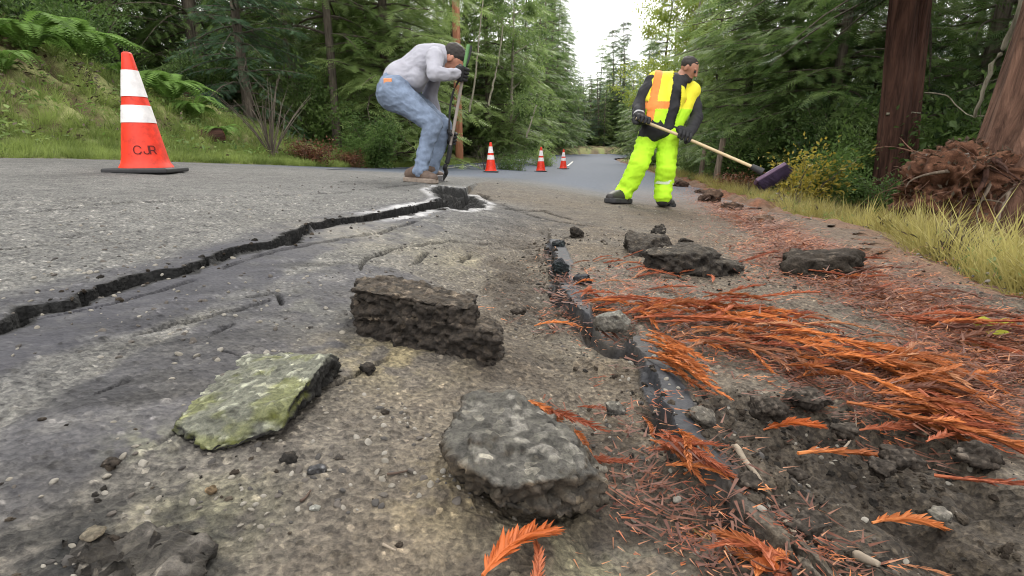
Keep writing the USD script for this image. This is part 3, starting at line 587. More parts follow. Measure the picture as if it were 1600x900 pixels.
shrub(KS[4], 850, 22, 'leafy shrub over the verge by the farthest small cone', 1.2)
shrub(KS[1], 760, 14.5, 'thin brown shrub right of the utility pole', 1.0, 'dead_shrub')
shrub(KS[3], 480, 11.5, 'dark shrub under the conifers left of the bare trunk', .9)
shrub(KS[3], 660, 16, 'dark shrub behind the legs of the bending worker', 1.0)
shrub(KS[3], 330, 11, 'dark shrub in shade above the low fern', .9)
shrub(KS[3], 110, 10.5, 'dark shrub behind the broad arching fern', .8)
shrub(KS[2], 1243, 8.0, 'golden-leaved shrub under the broom head', .95, 'golden_shrub')
shrub(KS[0], 1290, 8.4, 'green shrub right of the golden shrub', .75)
shrub(KS[3], 1340, 9.2, 'dark green shrub at the foot of the redwood trunk', .9)
shrub(KS[0], 1385, 6.6, 'low green shrub left of the fallen rootwad', .55)
shrub(KS[3], 1170, 13.5, 'dark shrub behind the fence posts', 1.0)
shrub(KS[4], 1080, 17, 'pale shrub at the verge behind the vest worker', 1.0)
shrub(KS[4], 1020, 26, 'shrub at the verge by the right road edge far back', 1.2)
shrub(KS[3], 1460, 9, 'dark shrub in shade between the two redwood trunks', 1.1)
shrub(KS[3], 1530, 8, 'dark shrub in shade behind the leaning redwood', 1.1)
U1 = 'undergrowth in the dark wood'
for side, n, seed in ((-1, 120, 51), (1, 120, 52)):
    g = np.random.default_rng(seed); s = g.uniform(3, 60, n) ; u = np.where(side < 0, -g.uniform(7.6, 15, n), g.uniform(5.0, 14, n)); x, y = xy(s, u + _bend(s))
    scatter('undergrowth', [ref_proto(KS[3]), ref_proto(KS[0])], np.c_[x, y, land_at(x, y)], 1.0, 'undergrowth of dark shrubs below the conifers ' + ('left' if side < 0 else 'right') + ' of the road', 'undergrowth', .08, seed)

# grass and small plants
def spots(n, seed, s0, s1, f):
    g = np.random.default_rng(seed); s = s0 + (s1 - s0) * g.uniform(0, 1, n) ** 1.7; u = f(s, g.uniform(0, 1, n), g); x, y = xy(s, u + _bend(s)); return x, y
x, y = spots(9000, 61, 1, 45, lambda s, r, g: U_LEFT - .03 - .75 * r ** 1.3); p = np.c_[x, y, land_at(x, y)]
scatter('verge_grass', [lambda q, k=k: tuft(q, .11, 70 + k, 'grass', 22, .06, .8, 1.6) for k in range(3)], p, 1.0, 'short bright green grass along the left edge of the road', 'grass', .2, 61)
x, y = spots(7500, 62, -1, 16, lambda s, r, g: U_LEFT - .5 - 2.6 * r); m = N2(x, y, 1.7, 4, 9) > .42; x, y = x[m], y[m]
scatter('bank_grass', [lambda q, k=k: tuft(q, .17, 80 + k, 'grass', 20, .07, 1.1, 1.5) for k in range(3)], np.c_[x, y, land_at(x, y)], 1.0, 'patchy grass and moss tufts on the left bank', 'grass', .3, 62)
def cover(path, seed, mat, n=30, size=.06, R=.14):
    g = np.random.default_rng(seed); pos = g.normal(0, 1, (n, 3)) * [R * .6, R * .6, R * .28] + [0, 0, R * .3]; d = g.normal(0, 1, (n, 3)) * [1, 1, .4]
    to_mesh(path, *soup(place(leaflets('leaf'), pos, d, g.normal(0, .4, (n, 3)) + [0, 0, 1], size * g.uniform(.6, 1.3, n))), LF[mat])
x, y = spots(2000, 63, -1, 20, lambda s, r, g: U_LEFT - .35 - 3.6 * r); 
scatter('ground_cover', [lambda q: cover(q, 90, 'pale'), lambda q: cover(q, 91, 'fern', 24, .05), lambda q: cover(q, 92, 'dead', 30, .06), lambda q: cover(q, 93, 'grass', 24, .05)], np.c_[x, y, land_at(x, y)], 1.0, 'low leafy ground cover and dead leaves on the left bank', 'ground cover', .3, 63)
def right_u(s, r, g): return _edgeR(s) + .42 + .25 * (noise(np.stack([s * 1.3, 0 * s, 0 * s], -1), 8) - .5) + 1.75 * r ** 1.2 * (1 - .35 * sstep(6, 12, s))
x, y = spots(7500, 64, 1.0, 32, right_u); m = N2(x, y, 1.9, 4, 97) > .36; x, y = x[m], y[m]
scatter('straw_grass', [lambda q, k=k: tuft(q, .12 + .045 * k, 100 + k, 'straw', 18, .08, 1.2, 1.1) for k in range(4)], np.c_[x, y, land_at(x, y)], 1.0, 'tall yellowed grass on the right verge', 'grass', .25, 64)
x, y = spots(2400, 65, 1.0, 40, lambda s, r, g: right_u(s, r, g) + .1)
scatter('green_verge_grass', [lambda q, k=k: tuft(q, .14, 110 + k, 'grass', 22, .07, 1.0, 1.4) for k in range(3)], np.c_[x, y, land_at(x, y)], 1.0, 'green grass mixed into the right verge', 'grass', .25, 65)
x, y = spots(1500, 67, 1.0, 26, lambda s, r, g: right_u(s, r, g) + .05)
scatter('verge_weeds', [lambda q: cover(q, 97, 'pale', 16, .05, .10), lambda q: cover(q, 98, 'dead', 30, .05, .12), lambda q: tuft(q, .26, 120, 'dead', 10, .08, .9, 1.0), lambda q: tuft(q, .30, 121, 'straw', 7, .05, .7, .8), lambda q: cover(q, 99, 'bush', 14, .05, .09)], np.c_[x, y, land_at(x, y)], 1.0, 'weeds and dead stems among the grass of the right verge', 'weeds', .3, 67)
x, y = spots(1600, 66, .5, 22, lambda s, r, g: _edgeR(s) + 2.0 + 3.5 * r)
scatter('forest_litter_cover', [lambda q: cover(q, 94, 'dead', 40, .08), lambda q: cover(q, 95, 'bush', 24), lambda q: cover(q, 96, 'dead', 30, .06)], np.c_[x, y, land_at(x, y)], 1.1, 'dead leaves and low plants below the redwoods', 'ground cover', .3, 66)
# ---------------------------------------------------------------- objects: simple materials
def plain(name, color, rough=.6, spec=.4, var=.12, scale=20.0, bump=0.0, dist=.002, metal=0.0, sheen=0.0):
    c = np.array(color, float)
    nodes = {"geo": ("geometry", {}), "n": ("noise_texture", {"scale": scale, "detail": 5.0, "roughness": .65}), "r": ("rgb_ramp", {"ramp": [(.3, tuple(c * (1 - var))), (.7, tuple(np.minimum(c * (1 + var), 1)))]}),
             "p": ("principled_bsdf", {"roughness": rough, "specular_ior_level": spec, "metallic": metal, "sheen_weight": sheen}), "b": ("bump", {"strength": min(bump, 1), "distance": dist})}
    links = [("geo.position", "n.vector"), ("n.fac", "r.fac"), ("r.color", "p.base_color")]
    if bump: links += [("n.fac", "b.height"), ("b.normal", "p.normal")]
    return usdkit.material(stage, '/World/Looks/' + name, nodes, links, surface="p.BSDF")
M_ORANGE = plain('cone_orange', (.60, .030, .011), .5, .4, .30, 22)
M_COLLAR = plain('cone_collar', (.64, .62, .62), .5, .35, .16, 24)
M_RUBBER = plain('black_rubber', (.02, .02, .022), .6, .4, .3, 30)
M_INK = plain('cone_marking', (.10, .012, .012), .7, .2, .2, 60)
def lathe(prof, n=40):
    prof = np.asarray(prof, float); th = np.arange(n) * 2 * np.pi / n
    v = np.stack([prof[:, None, 0] * np.cos(th), prof[:, None, 0] * np.sin(th), np.repeat(prof[:, 1:2], n, 1)], -1).reshape(-1, 3)
    m = len(prof); i = np.arange(m - 1)[:, None] * n + np.arange(n); j = np.arange(m - 1)[:, None] * n + (np.arange(n) + 1) % n
    q = np.stack([i, j, j + n, i + n], -1).reshape(-1, 4); return v, np.vstack([q[:, [0, 1, 2]], q[:, [0, 2, 3]]])
def rounded_box(x, y, z, r, c=(0, 0, 0), sub=8):
    s = trimesh.creation.icosphere(subdivisions=2, radius=r).vertices
    pts = np.vstack([s + [a * (x / 2 - r), b * (y / 2 - r), d * (z / 2 - r)] for a in (-1, 1) for b in (-1, 1) for d in (-1, 1)]) + c
    return trimesh.convex.convex_hull(pts)
IN = .0254
def cone_r(z): return .135 - (.135 - .0265) * (z - .03) / .68
def make_cone(name, label, p, rotz, writing=False):
    t = thing(name, label, 'traffic cone', p, rotz, 'orange traffic cones on the road', tilt=(0, 0, 0))
    b = rounded_box(.36, .36, .032, .012, (0, 0, .017)); obj('base', b, M_RUBBER, t, smooth=40)
    body = [(.148, .030), (.146, .040), (cone_r(.06) + .003, .06)] + [(cone_r(z), z) for z in np.linspace(.09, .70, 14)] + [(.024, .708), (.018, .712), (.016, .70), (.016, .55)]
    obj('cone_body', lathe(body, 56), M_ORANGE, t, smooth=40)
    for z0, z1 in ((.71 - 4 * IN - 6 * IN, .71 - 4 * IN), (.71 - 16 * IN, .71 - 12 * IN)):
        zs = np.linspace(z0, z1, 8); pr = [(cone_r(z0) - .001, z0)] + [(cone_r(z) + .0022, z) for z in zs] + [(cone_r(z1) - .001, z1)]
        obj('reflective_collar', lathe(pr, 56), M_COLLAR, t, smooth=40)
    if writing:
        for ch, a0 in (('C', -.12), ('.', .12), ('J', .34), ('R', .58)):
            m = meshkit.text_mesh(ch, .052, .0012, bold=False); m = m.subdivide_to_size(.006) if hasattr(m, 'subdivide_to_size') else m
            v = np.array(m.vertices); z = v[:, 1] + .115; r = cone_r(z) + .0006 + v[:, 2]; ang = -np.pi / 2 + a0 + v[:, 0] / .115
            obj('stencil_letter', (np.stack([r * np.cos(ang), r * np.sin(ang), z], 1), np.array(m.faces)), M_INK, t)
    return t
def on_road(px, py):
    p = hit(px, py, road=True); p[2] = road_at(p[0], p[1]); return p
CPX = on_road(231, 269)
make_cone('traffic_cone', 'large orange traffic cone with two white bands on the near left lane', CPX - [0, 0, .003], 12, True)
make_cone('traffic_cone', 'small far orange cone nearest the bending worker, left of the three', on_road(767, 269), 5)
make_cone('traffic_cone', 'middle one of the three far orange cones', on_road(845, 268), -8)
make_cone('traffic_cone', 'smallest and farthest orange cone, right of the three', on_road(880, 264), 15)

# ---------------------------------------------------------------- lumps of broken asphalt
def chunk_mat(name, rough=.9):
    return usdkit.material(stage, '/World/Looks/' + name, {
        "a": ("attribute", {"attribute": "alb"}), "geo": ("geometry", {}),
        "v": ("voronoi_texture", {"scale": 95.0}), "bw": ("rgb_to_bw", {}), "vr": ("rgb_ramp", {"ramp": [(0, (.45, .45, .46)), (.5, (.85, .84, .83)), (.8, (1.1, 1.1, 1.05)), (.9, (1.9, 1.85, 1.7)), (1, (2.3, 2.25, 2.1))]}),
        "n": ("noise_texture", {"scale": 190.0, "detail": 5.0, "roughness": .75}), "nr": ("rgb_ramp", {"ramp": [(.3, (.5, .5, .5)), (.5, (1, 1, 1)), (.7, (1.5, 1.48, 1.42))]}),
        "m1": ("mix", {"mix_type": "multiply", "fac": .75}), "m2": ("mix", {"mix_type": "multiply", "fac": 1.0}), "h": ("math", {"math_type": "add"}), "b": ("bump", {"strength": 1.0, "distance": .008}),
        "p": ("principled_bsdf", {"roughness": rough, "specular_ior_level": .3}),
    }, [("geo.position", "v.vector"), ("geo.position", "n.vector"), ("v.color", "bw.color"), ("bw.val", "vr.fac"), ("n.fac", "nr.fac"), ("a.color", "m1.color1"), ("vr.color", "m1.color2"), ("m1.color", "m2.color1"), ("nr.color", "m2.color2"),
        ("m2.color", "p.base_color"), ("v.distance", "h.value1"), ("n.fac", "h.value2"), ("h.value", "b.height"), ("b.normal", "p.normal")], surface="p.BSDF")
M_CHUNK = chunk_mat('broken_asphalt')
M_CLOD = ground_material('clod', rough=.95, stone=.2, stone_scale=120, fine=200, spec=.12)
def lump(hulls, res, amp, freq, seed, top, side, moss=0.0, crumble=.5, strata=0.0):
    """union of irregular convex blocks, broken up with noise; paler weathered top, dark broken sides"""
    m = None
    for h in hulls:
        q = m3.Manifold.hull_points(np.asarray(h, float)); m = q if m is None else m + q
    m = m.refine_to_length(res); a = m.to_mesh(); v, f = np.array(a.vert_properties[:, :3], float), np.array(a.tri_verts)
    tm = trimesh.Trimesh(v, f, process=True, merge_tex=True); v, f = np.array(tm.vertices), np.array(tm.faces)
    n0 = vnormals(v, f); tm = trimesh.smoothing.filter_taubin(trimesh.Trimesh(v, f, process=False), iterations=6); v = np.array(tm.vertices); n = vnormals(v, f)
    sd = 1 - sstep(.55, .85, n0[:, 2])
    k1, k2, k3 = fbm(v * freq, 4, seed), fbm(v * freq * 3.1, 4, seed + 5), noise(v * freq * 8, seed + 9)
    disp = amp * ((k1 - .5) * 1.6 + sd * crumble * ((k2 - .5) * 1.7 + np.abs(k2 - .5) * -1.2 + (k3 - .5) * .8) + (1 - sd) * (k2 - .5) * .5)
    if strata: disp += sd * strata * (sstep(.42, .58, noise(np.stack([v[:, 0] * 4, v[:, 1] * 4, v[:, 2] * 42], -1), seed + 2)) - .5)
    v = v + n * disp[:, None]; n = vnormals(v, f); gs = np.random.default_rng(seed + 71); ns = int(min(2600, len(v) / 14)); ci = gs.integers(0, len(v), ns); sr = np.clip(amp * .55, .0022, .012) * (.35 + gs.uniform(0, 1, ns) ** 1.8)
    dS, iS = cKDTree(v[ci]).query(v); st = (1 - (dS / sr[iS]) ** 2).clip(0, 1); v = v + n * (st * sr[iS] * .38)[:, None]; n = vnormals(v, f)
    w = sstep(.45, .8, n[:, 2]) * (1 - sd * .6)
    c = np.asarray(side) * (.55 + .9 * k2)[:, None]; c = c * (1 - w[:, None]) + (np.asarray(top) * .85 * (.7 + .6 * k2)[:, None]) * w[:, None]
    tn = np.choose(gs.integers(0, 5, ns), [.6, .9, 1.3, 1.8, 2.6])[iS]; c = c * (1 + (np.minimum(st * 3, 1) * (tn - 1) * (.45 + .55 * w))[:, None])
    if moss: 
        mm = sstep(.52, .66, fbm(v * 30, 4, seed + 30) + .16 * sstep(.0, -.06, v[:, 1] - v[:, 1].mean()) - .06) * moss * sstep(.1, .5, n[:, 2]); c = lerp(c, (.20, .22, .035), mm)
    return v, f, c
def chunk(name, label, cat, hulls, res=.006, amp=.008, freq=16, seed=1, top=(.20, .20, .19), side=(.062, .055, .048), moss=0.0, crumble=.6, mat=None, base=None, strata=0.0):
    v, f, c = lump(hulls, res, amp, freq, seed, top, side, moss, crumble, strata)
    o = np.array([v[:, 0].mean(), v[:, 1].mean(), v[:, 2].min()])
    t = thing(name, label, cat, o)
    obj('broken_lump' if cat != 'stone' else 'stone_body', (v - o, f), mat or M_CHUNK, t, smooth=True, prim={'alb': c.clip(.01, .7), 'grit': np.full(len(v), .9)}); return t
def gp(px, py, dz=0.0):
    p = hit(px, py, road=True); p[2] += dz; return p
G = lambda px, py, dz=0: gp(px, py, dz)
def up_at(px, py, Y): return at_y(px, py, Y)
# the block in the middle: two broken layers
yl, yr = G(553, 520)[1], G(772, 566)[1]
A_low = [G(556, 524, -.012), G(770, 566, -.012), G(770, 566)[[0, 1, 2]] + [0.012, .075, -.01], G(556, 522) + [.0, .10, -.01],
         up_at(553, 494, yl), up_at(660, 500, yl * .55 + yr * .45 + .004), up_at(776, 522, yr + .004), up_at(776, 500, yr + .07), up_at(554, 478, yl + .09)]
A_up = [up_at(552, 500, yl + .004), up_at(742, 512, yr + .022), up_at(746, 505, yr + .09), up_at(556, 500, yl + .12),
        up_at(552, 452, yl + .008), up_at(640, 470, yl * .5 + yr * .5 + .016), up_at(742, 484, yr + .03), up_at(742, 462, yr + .095), up_at(612, 432, yl + .125), up_at(566, 434, yl + .10)]
chunk('asphalt_block', 'square dark block of broken asphalt in two layers, upright in the middle of the road', 'asphalt chunk', [A_low, A_up], .0033, .017, 24, 3, (.070, .056, .043), (.034, .027, .022), crumble=1.0, strata=.008)
# the mossy slab on the left
yb = G(400, 640)[1]
fl, fr, bl, br = G(292, 700, .004), G(440, 690, .004), G(345, 600, .0), G(520, 600, .0)
h = .030
B = [G(270, 676, .001), G(330, 706, .001), G(352, 706, .002), G(445, 692, .022), G(470, 672, .042), G(520, 606, .046), G(528, 590, .03), G(430, 560, .004), G(380, 560, .002), G(300, 630, .002)]
Bt = [up_at(272, 662, G(270, 676)[1] + .004), up_at(300, 690, G(330, 706)[1] + .012), up_at(348, 694, G(352, 706)[1] + .012), up_at(440, 672, G(445, 692)[1] - .004), up_at(466, 640, G(470, 672)[1] + .0), up_at(500, 612, G(500, 640)[1] + .02), up_at(537, 580, G(525, 600)[1] + .03), up_at(500, 566, G(520, 600)[1] + .09), up_at(425, 552, G(430, 570)[1] + .07), up_at(365, 560, G(380, 570)[1] + .05), up_at(300, 622, G(300, 640)[1] + .03)]
chunk('mossy_asphalt_slab', 'grey asphalt slab with yellow-green moss, tilted on the near left road', 'asphalt chunk', [B + Bt], .0036, .0085, 30, 8, (.205, .21, .17), (.018, .017, .016), moss=.42, crumble=.9)
# the rounded chunk at the front
C0 = [G(715, 730, -.004), G(745, 772, -.004), G(790, 808, -.004), G(868, 806, -.004), G(945, 778, -.002), G(950, 740, .0), G(900, 700), G(740, 690)]
yc = G(850, 790)[1]
Ct = [up_at(692, 672, G(715, 730)[1] + .012), up_at(706, 708, G(730, 760)[1] + .010), up_at(770, 762, G(790, 808)[1] + .004), up_at(850, 752, G(868, 806)[1] + .006), up_at(938, 740, G(945, 778)[1] + .004), up_at(905, 700, yc + .06), up_at(880, 660, yc + .09), up_at(800, 612, yc + .13), up_at(735, 622, yc + .13), up_at(760, 690, yc + .035), up_at(860, 700, yc + .035)]
chunk('rounded_asphalt_chunk', 'rounded grey asphalt chunk with stony top at the front, beside rust needles', 'asphalt chunk', [C0 + Ct], .0034, .017, 22, 12, (.125, .119, .106), (.066, .052, .038), crumble=1.0, strata=.004)
# the pair behind, right of the joint
yd = G(1090, 434)[1]
D1 = [G(1010, 426, -.01), G(1110, 436, -.01), G(1125, 425, -.01), G(1015, 405, -.01), up_at(1002, 388, yd + .10), up_at(1012, 396, yd + .02), up_at(1108, 397, yd + .02), up_at(1116, 396, yd + .12), up_at(1060, 378, yd + .16)]
D1b = [G(1105, 434, -.01), G(1160, 428, -.01), G(1155, 418, -.01), up_at(1108, 410, yd + .03), up_at(1158, 416, yd + .05), up_at(1150, 408, yd + .14), up_at(1100, 404, yd + .14)]
chunk('asphalt_chunk', 'long jagged dark asphalt chunk lying right of the sealed joint', 'asphalt chunk', [D1, D1b], .006, .03, 13, 21, (.062, .052, .041), (.026, .021, .017), crumble=1.0)
yd2 = G(1000, 405)[1]
D2 = [G(985, 404, -.01), G(1040, 402, -.01), G(1045, 385, -.01), G(985, 385, -.01), up_at(976, 372, yd2 + .1), up_at(984, 358, yd2 + .16), up_at(1030, 372, yd2 + .08), up_at(1042, 372, yd2 + .2)]
chunk('asphalt_chunk', 'low grey asphalt chunk leaning behind the long jagged one', 'asphalt chunk', [D2], .007, .03, 12, 22, (.066, .055, .044), (.030, .024, .019), crumble=.9)
def clod(label, px, py, w, hgt, seed, name='clod', cat='dirt clod', top=(.044, .036, .029), side=(.025, .020, .016), mat=None, depth=.8, res=None, stretch=0.0, zfun=None):
    """a small irregular lump: centre of its foot in the photo, width in photo pixels"""
    p = hit(px, py); p[2] = zfun(p[0], p[1]) if zfun else p[2]
    k = (p[1] * cP - (p[2] - CAMZ) * sP) / F; g = np.random.default_rng(seed)
    q = g.normal(0, 1, (22, 3)); q /= np.linalg.norm(q, axis=1, keepdims=True); q *= g.uniform(.75, 1.1, (22, 1)); q = q * [w * k / 2, w * k / 2 * depth, hgt * k * .62] + [0, w * k / 2 * depth, hgt * k * .25]
    r = max(w * k / 22, .0025)
    return chunk(name, label, cat, [q + p], res or r * .8, w * k * (.06 if cat == 'stone' else .17), 2.4 / (w * k), seed, top, side, crumble=.9, mat=mat)
clod('dark knob of asphalt standing on the low grey chunk', 1032, 383, 30, 26, 31, 'asphalt_lump', 'asphalt chunk', (.08, .07, .06), (.03, .026, .022), zfun=lambda x, y: ground_z(x, y) + .03)
clod('small dark lump behind the long jagged chunk', 1074, 385, 26, 16, 32, 'asphalt_lump', 'asphalt chunk', (.07, .06, .05))
E1 = [(1215, 418), (1222, 434), (1262, 440), (1330, 436), (1345, 424), (1300, 410)]
yE = G(1280, 436)[1]
chunk('dirt_slab', 'flat crumbling dark slab of soil and asphalt at the right road edge', 'dirt clod', [[G(*q, -.01) for q in E1] + [up_at(1222, 404, yE + .05), up_at(1270, 408, yE + .0), up_at(1335, 402, yE + .04), up_at(1338, 386, yE + .2), up_at(1240, 388, yE + .25)]], .008, .035, 12, 24, (.034, .028, .023), (.018, .015, .012), crumble=1.1, mat=M_CLOD)
clod('small round brown clod between the block and the mossy slab', 571, 588, 36, 22, 33)
clod('dark clod by the front of the mossy slab', 447, 734, 32, 30, 34, side=(.03, .026, .023))
clod('flat grey chip of asphalt right of the dark clod', 492, 748, 38, 16, 35, 'asphalt_chip', 'asphalt chunk', (.12, .12, .125), (.06, .058, .06))
clod('small crumb behind the flat grey chip', 528, 726, 22, 10, 36)
clod('round tan pebble on the near left road', 326, 774, 20, 15, 37, 'pebble', 'stone', (.25, .18, .10), (.2, .14, .08))
clod('smooth tan stone half sunk near the bottom left corner', 132, 850, 44, 16, 38, 'tan_stone', 'stone', (.22, .19, .14), (.18, .15, .11))
clod('flat chip lying left of the sealed joint', 963, 652, 42, 20, 39, 'asphalt_chip', 'asphalt chunk', (.15, .14, .12), (.05, .045, .04))
clod('grey stone stuck in the hole of the sealed joint', 962, 520, 62, 34, 40, 'grey_stone', 'stone', (.22, .215, .19), (.12, .11, .095))
clod('pale flat pebble in the broken ground on the right', 1481, 818, 38, 18, 42, 'pebble', 'stone', (.24, .22, .19), (.15, .14, .12))
clod('pale chip by the bottom middle', 490, 800, 20, 8, 43, 'pebble', 'stone', (.42, .42, .38), (.3, .3, .27))
clod('grey mottled rock just right of the sealed joint', 1100, 672, 60, 34, 44, 'grey_rock', 'stone', (.15, .135, .115), (.07, .06, .05))
clod('black crumb of sealant at the top of the joint', 875, 388, 26, 16, 45, 'tar_lump', 'tar lump', (.03, .032, .036), (.014, .02, .022))
clod('glossy blue-black lump of sealant on the joint', 878, 436, 34, 42, 46, 'tar_lump', 'tar lump', (.03, .032, .04), (.012, .018, .02))
clod('low tar lump beside the black one', 915, 446, 36, 16, 47, 'tar_lump', 'tar lump', (.03, .032, .038), (.015, .015, .017))
clod('dark crumb where the cracks meet behind the joint', 900, 372, 28, 20, 48, 'asphalt_lump', 'asphalt chunk')
for k, (px, py, w, hh, lb) in enumerate([(1390, 750, 60, 24, 'brown clod right of the fallen orange leaf'), (1425, 738, 70, 26, 'broad dark clod under the rust needles'), (1550, 735, 80, 30, 'dark lump at the right edge under the needle heap'), (1330, 690, 56, 22, 'soil lump hanging under the needle heap'),
                                         (1210, 660, 66, 30, 'dark soil lump below the left end of the needle heap'), (1180, 770, 50, 22, 'lump at the broken edge below the sealed joint'), (1255, 752, 34, 12, 'flat dark chip in the broken ground'), (1280, 640, 80, 26, 'crumbling soil lip under the middle of the needle heap'),
                                         (1290, 850, 90, 18, 'ridge of dark soil in the bottom right'), (165, 735, 34, 14, 'black crumb on the edge of the dark sealing band'), (60, 662, 16, 8, 'tiny black crumb on the left road'), (600, 650, 18, 10, 'tiny crumb below the block'), (812, 492, 30, 8, 'thin chip right of the block')]):
    clod(lb, px, py, w, hh, 60 + k, top=(.038, .032, .027), side=(.022, .018, .015), mat=M_CLOD)
for k, (px, py, w, hh, lb) in enumerate([(1066, 292, 34, 16, 'dark hump of dug soil beside the lime trousers'), (1118, 318, 48, 22, 'dark heap of soil on the road edge below the fence posts'), (1150, 330, 40, 16, 'reddish soil heap right of the dark heap'), (1100, 303, 26, 10, 'small soil heap between the two dark humps'), (1200, 352, 50, 16, 'low reddish soil bank at the right road edge')]):
    clod(lb, px, py, w, hh, 90 + k, 'soil_heap', 'soil heap', (.075, .048, .034), (.045, .029, .022), M_CLOD, .9)
clod('low dark crumbled mound of asphalt at the bottom left corner', 150, 935, 330, 26, 131, 'asphalt_mound', 'asphalt chunk', (.075, .068, .06), (.04, .035, .03), None, .45, .005)
# uncountable gravel
g = np.random.default_rng(17); n = 3400; r = np.exp(g.uniform(np.log(.42), np.log(4.5), n)); a = g.uniform(-.85, .85, n); x, y = r * np.sin(a), r * np.cos(a); s, u = su(x, y)
m = (u > -1.2 - .2 * s) & (u < _edgeR(s) + .4) & (N2(x, y, 4, 3, 91) + .25 * sstep(0, .8, u) > .47); x, y, r = x[m], y[m], r[m]
z = np.array(ROADZ[ROADV.query(np.stack([x, y], 1))[1]])
def pebble(q, seed, top):
    t = trimesh.creation.icosphere(subdivisions=1); v = np.array(t.vertices); v = v * (1 + .5 * (noise(v * 1.3 + seed, seed)[:, None] - .5)) * [1, .8, .55]
    to_mesh(q, v, np.array(t.faces), plain(f'gravel_{"abcd"[seed % 4]}', top, .85, .25, .25, 90))
def crumb_kind(q, seed, top):
    t = trimesh.creation.icosphere(subdivisions=2); v = np.array(t.vertices); v = v * (.75 + .9 * (fbm(v * 1.7 + seed * 3, 3, seed)[:, None] - .5)) * [1, .85, .6]; to_mesh(q, v, np.array(t.faces), plain(f'soil_crumb_{"abc"[seed % 3]}', top, .95, .1, .4, 120, .8, .004))
gs_ = np.random.default_rng(29); cx, cy = [], []
for poly, m_ in ((PIT, 1500), (PITS, 60)):
    b_ = Polygon(poly).bounds; qx, qy = gs_.uniform(b_[0], b_[2], m_), gs_.uniform(b_[1], b_[3], m_); k_ = shapely.contains_xy(Polygon(poly), qx, qy) & (np.hypot(qx, qy) > .4) & (N2(qx, qy, 9, 3, 98) > .45); cx.append(qx[k_]); cy.append(qy[k_])
ii_ = gs_.integers(0, len(TAR.p), 520); off_ = np.abs(gs_.normal(.02, .05, 520)); nn_ = np.stack([TAR.tan[ii_][:, 1], -TAR.tan[ii_][:, 0]], 1); nn_ /= np.linalg.norm(nn_, axis=1, keepdims=True); cx.append(TAR.p[ii_][:, 0] + nn_[:, 0] * off_); cy.append(TAR.p[ii_][:, 1] + nn_[:, 1] * off_)
ii_ = gs_.integers(int(len(main_crack.p) * .08), len(main_crack.p), 190); off_ = gs_.normal(0, .035, 190); nn_ = np.stack([main_crack.tan[ii_][:, 1], -main_crack.tan[ii_][:, 0]], 1); nn_ /= np.linalg.norm(nn_, axis=1, keepdims=True); cx.append(main_crack.p[ii_][:, 0] + nn_[:, 0] * off_); cy.append(main_crack.p[ii_][:, 1] + nn_[:, 1] * off_)
qx, qy = gs_.normal(0, 1, (2, 600)); e_ = np.array([hit(a, b)[:2] for a, b in ((1000, 420), (1090, 440), (1150, 430), (1230, 440), (1340, 440), (900, 375), (150, 885), (1450, 740))])[gs_.integers(0, 8, 600)]; cx.append(e_[:, 0] + qx * .10); cy.append(e_[:, 1] + qy * .09)
cx, cy = np.concatenate(cx), np.concatenate(cy); cz = ROADZ[ROADV.query(np.stack([cx, cy], 1))[1]]
scatter('soil_crumbs', [lambda q: crumb_kind(q, 0, (.030, .024, .019)), lambda q: crumb_kind(q, 1, (.05, .041, .032)), lambda q: crumb_kind(q, 2, (.02, .018, .016))], np.c_[cx, cy, cz], .0028 * (1 + .4 * np.hypot(cx, cy)) * (.4 + 1.8 * gs_.uniform(0, 1, len(cx)) ** 3), 'dark crumbs of soil and broken asphalt along the cracks', 'soil crumbs', .6, 29)
gv = scatter('gravel', [lambda q: pebble(q, 0, (.075, .066, .058)), lambda q: pebble(q, 1, (.17, .155, .13)), lambda q: pebble(q, 2, (.05, .046, .043)), lambda q: pebble(q, 3, (.20, .185, .16))], np.c_[x, y, z], .0022 * (1 + .35 * r) * g.uniform(.4, 1.0, len(x)) ** 2 * 1.9, 'loose gravel and crumbs strewn over the road', 'gravel', .5, 17)
# ---------------------------------------------------------------- trunks, pole, posts, rootwad
def grove_trunk(path_pts, rads, seed, sides=90, flute=.16):
    pts = np.asarray(path_pts, float); t = np.linspace(0, 1, len(pts)); tt = np.linspace(0, 1, 60); P = np.stack([PchipInterpolator(t, pts[:, k])(tt) for k in range(3)], 1); R = PchipInterpolator(t, rads)(tt)
    v, f = tube(P, R, sides); n = len(tt); ring = v[:n * sides].reshape(n, sides, 3); c = P[:, None]; d = ring - c; th = np.arange(sides) * 2 * np.pi / sides
    L = np.r_[0, np.cumsum(np.linalg.norm(np.diff(P, axis=0), axis=1))][:, None]
    q = np.stack([np.cos(th)[None] * 2.2 + 0 * L, np.sin(th)[None] * 2.2 + 0 * L, L * .22 + 0 * th[None]], -1); q2 = np.stack([np.cos(th)[None] * 9 + 0 * L, np.sin(th)[None] * 9 + 0 * L, L * .32 + 0 * th[None]], -1)
    k = 1 + flute * 2 * (fbm(q, 3, seed) - .5) * (1 + 1.2 * np.exp(-L * 1.2)) + .34 * (np.abs(fbm(q2, 3, seed + 3) - .5) - .1)
    v[:n * sides] = (c + d * k[..., None]).reshape(-1, 3); return v, f
def redwood(label, pts, rads, seed, second=None, bark='red'):
    o = np.asarray(pts[0], float); t = thing('redwood_tree', label, 'tree', o)
    obj('trunk', grove_trunk(np.asarray(pts) - o, rads, seed), BK[bark], t, smooth=True)
    if second: obj('trunk', grove_trunk(np.asarray(second[0]) - o, second[1], seed + 1), BK['red'], t, smooth=True)
    return t
b = base_at(1595, 4.1)
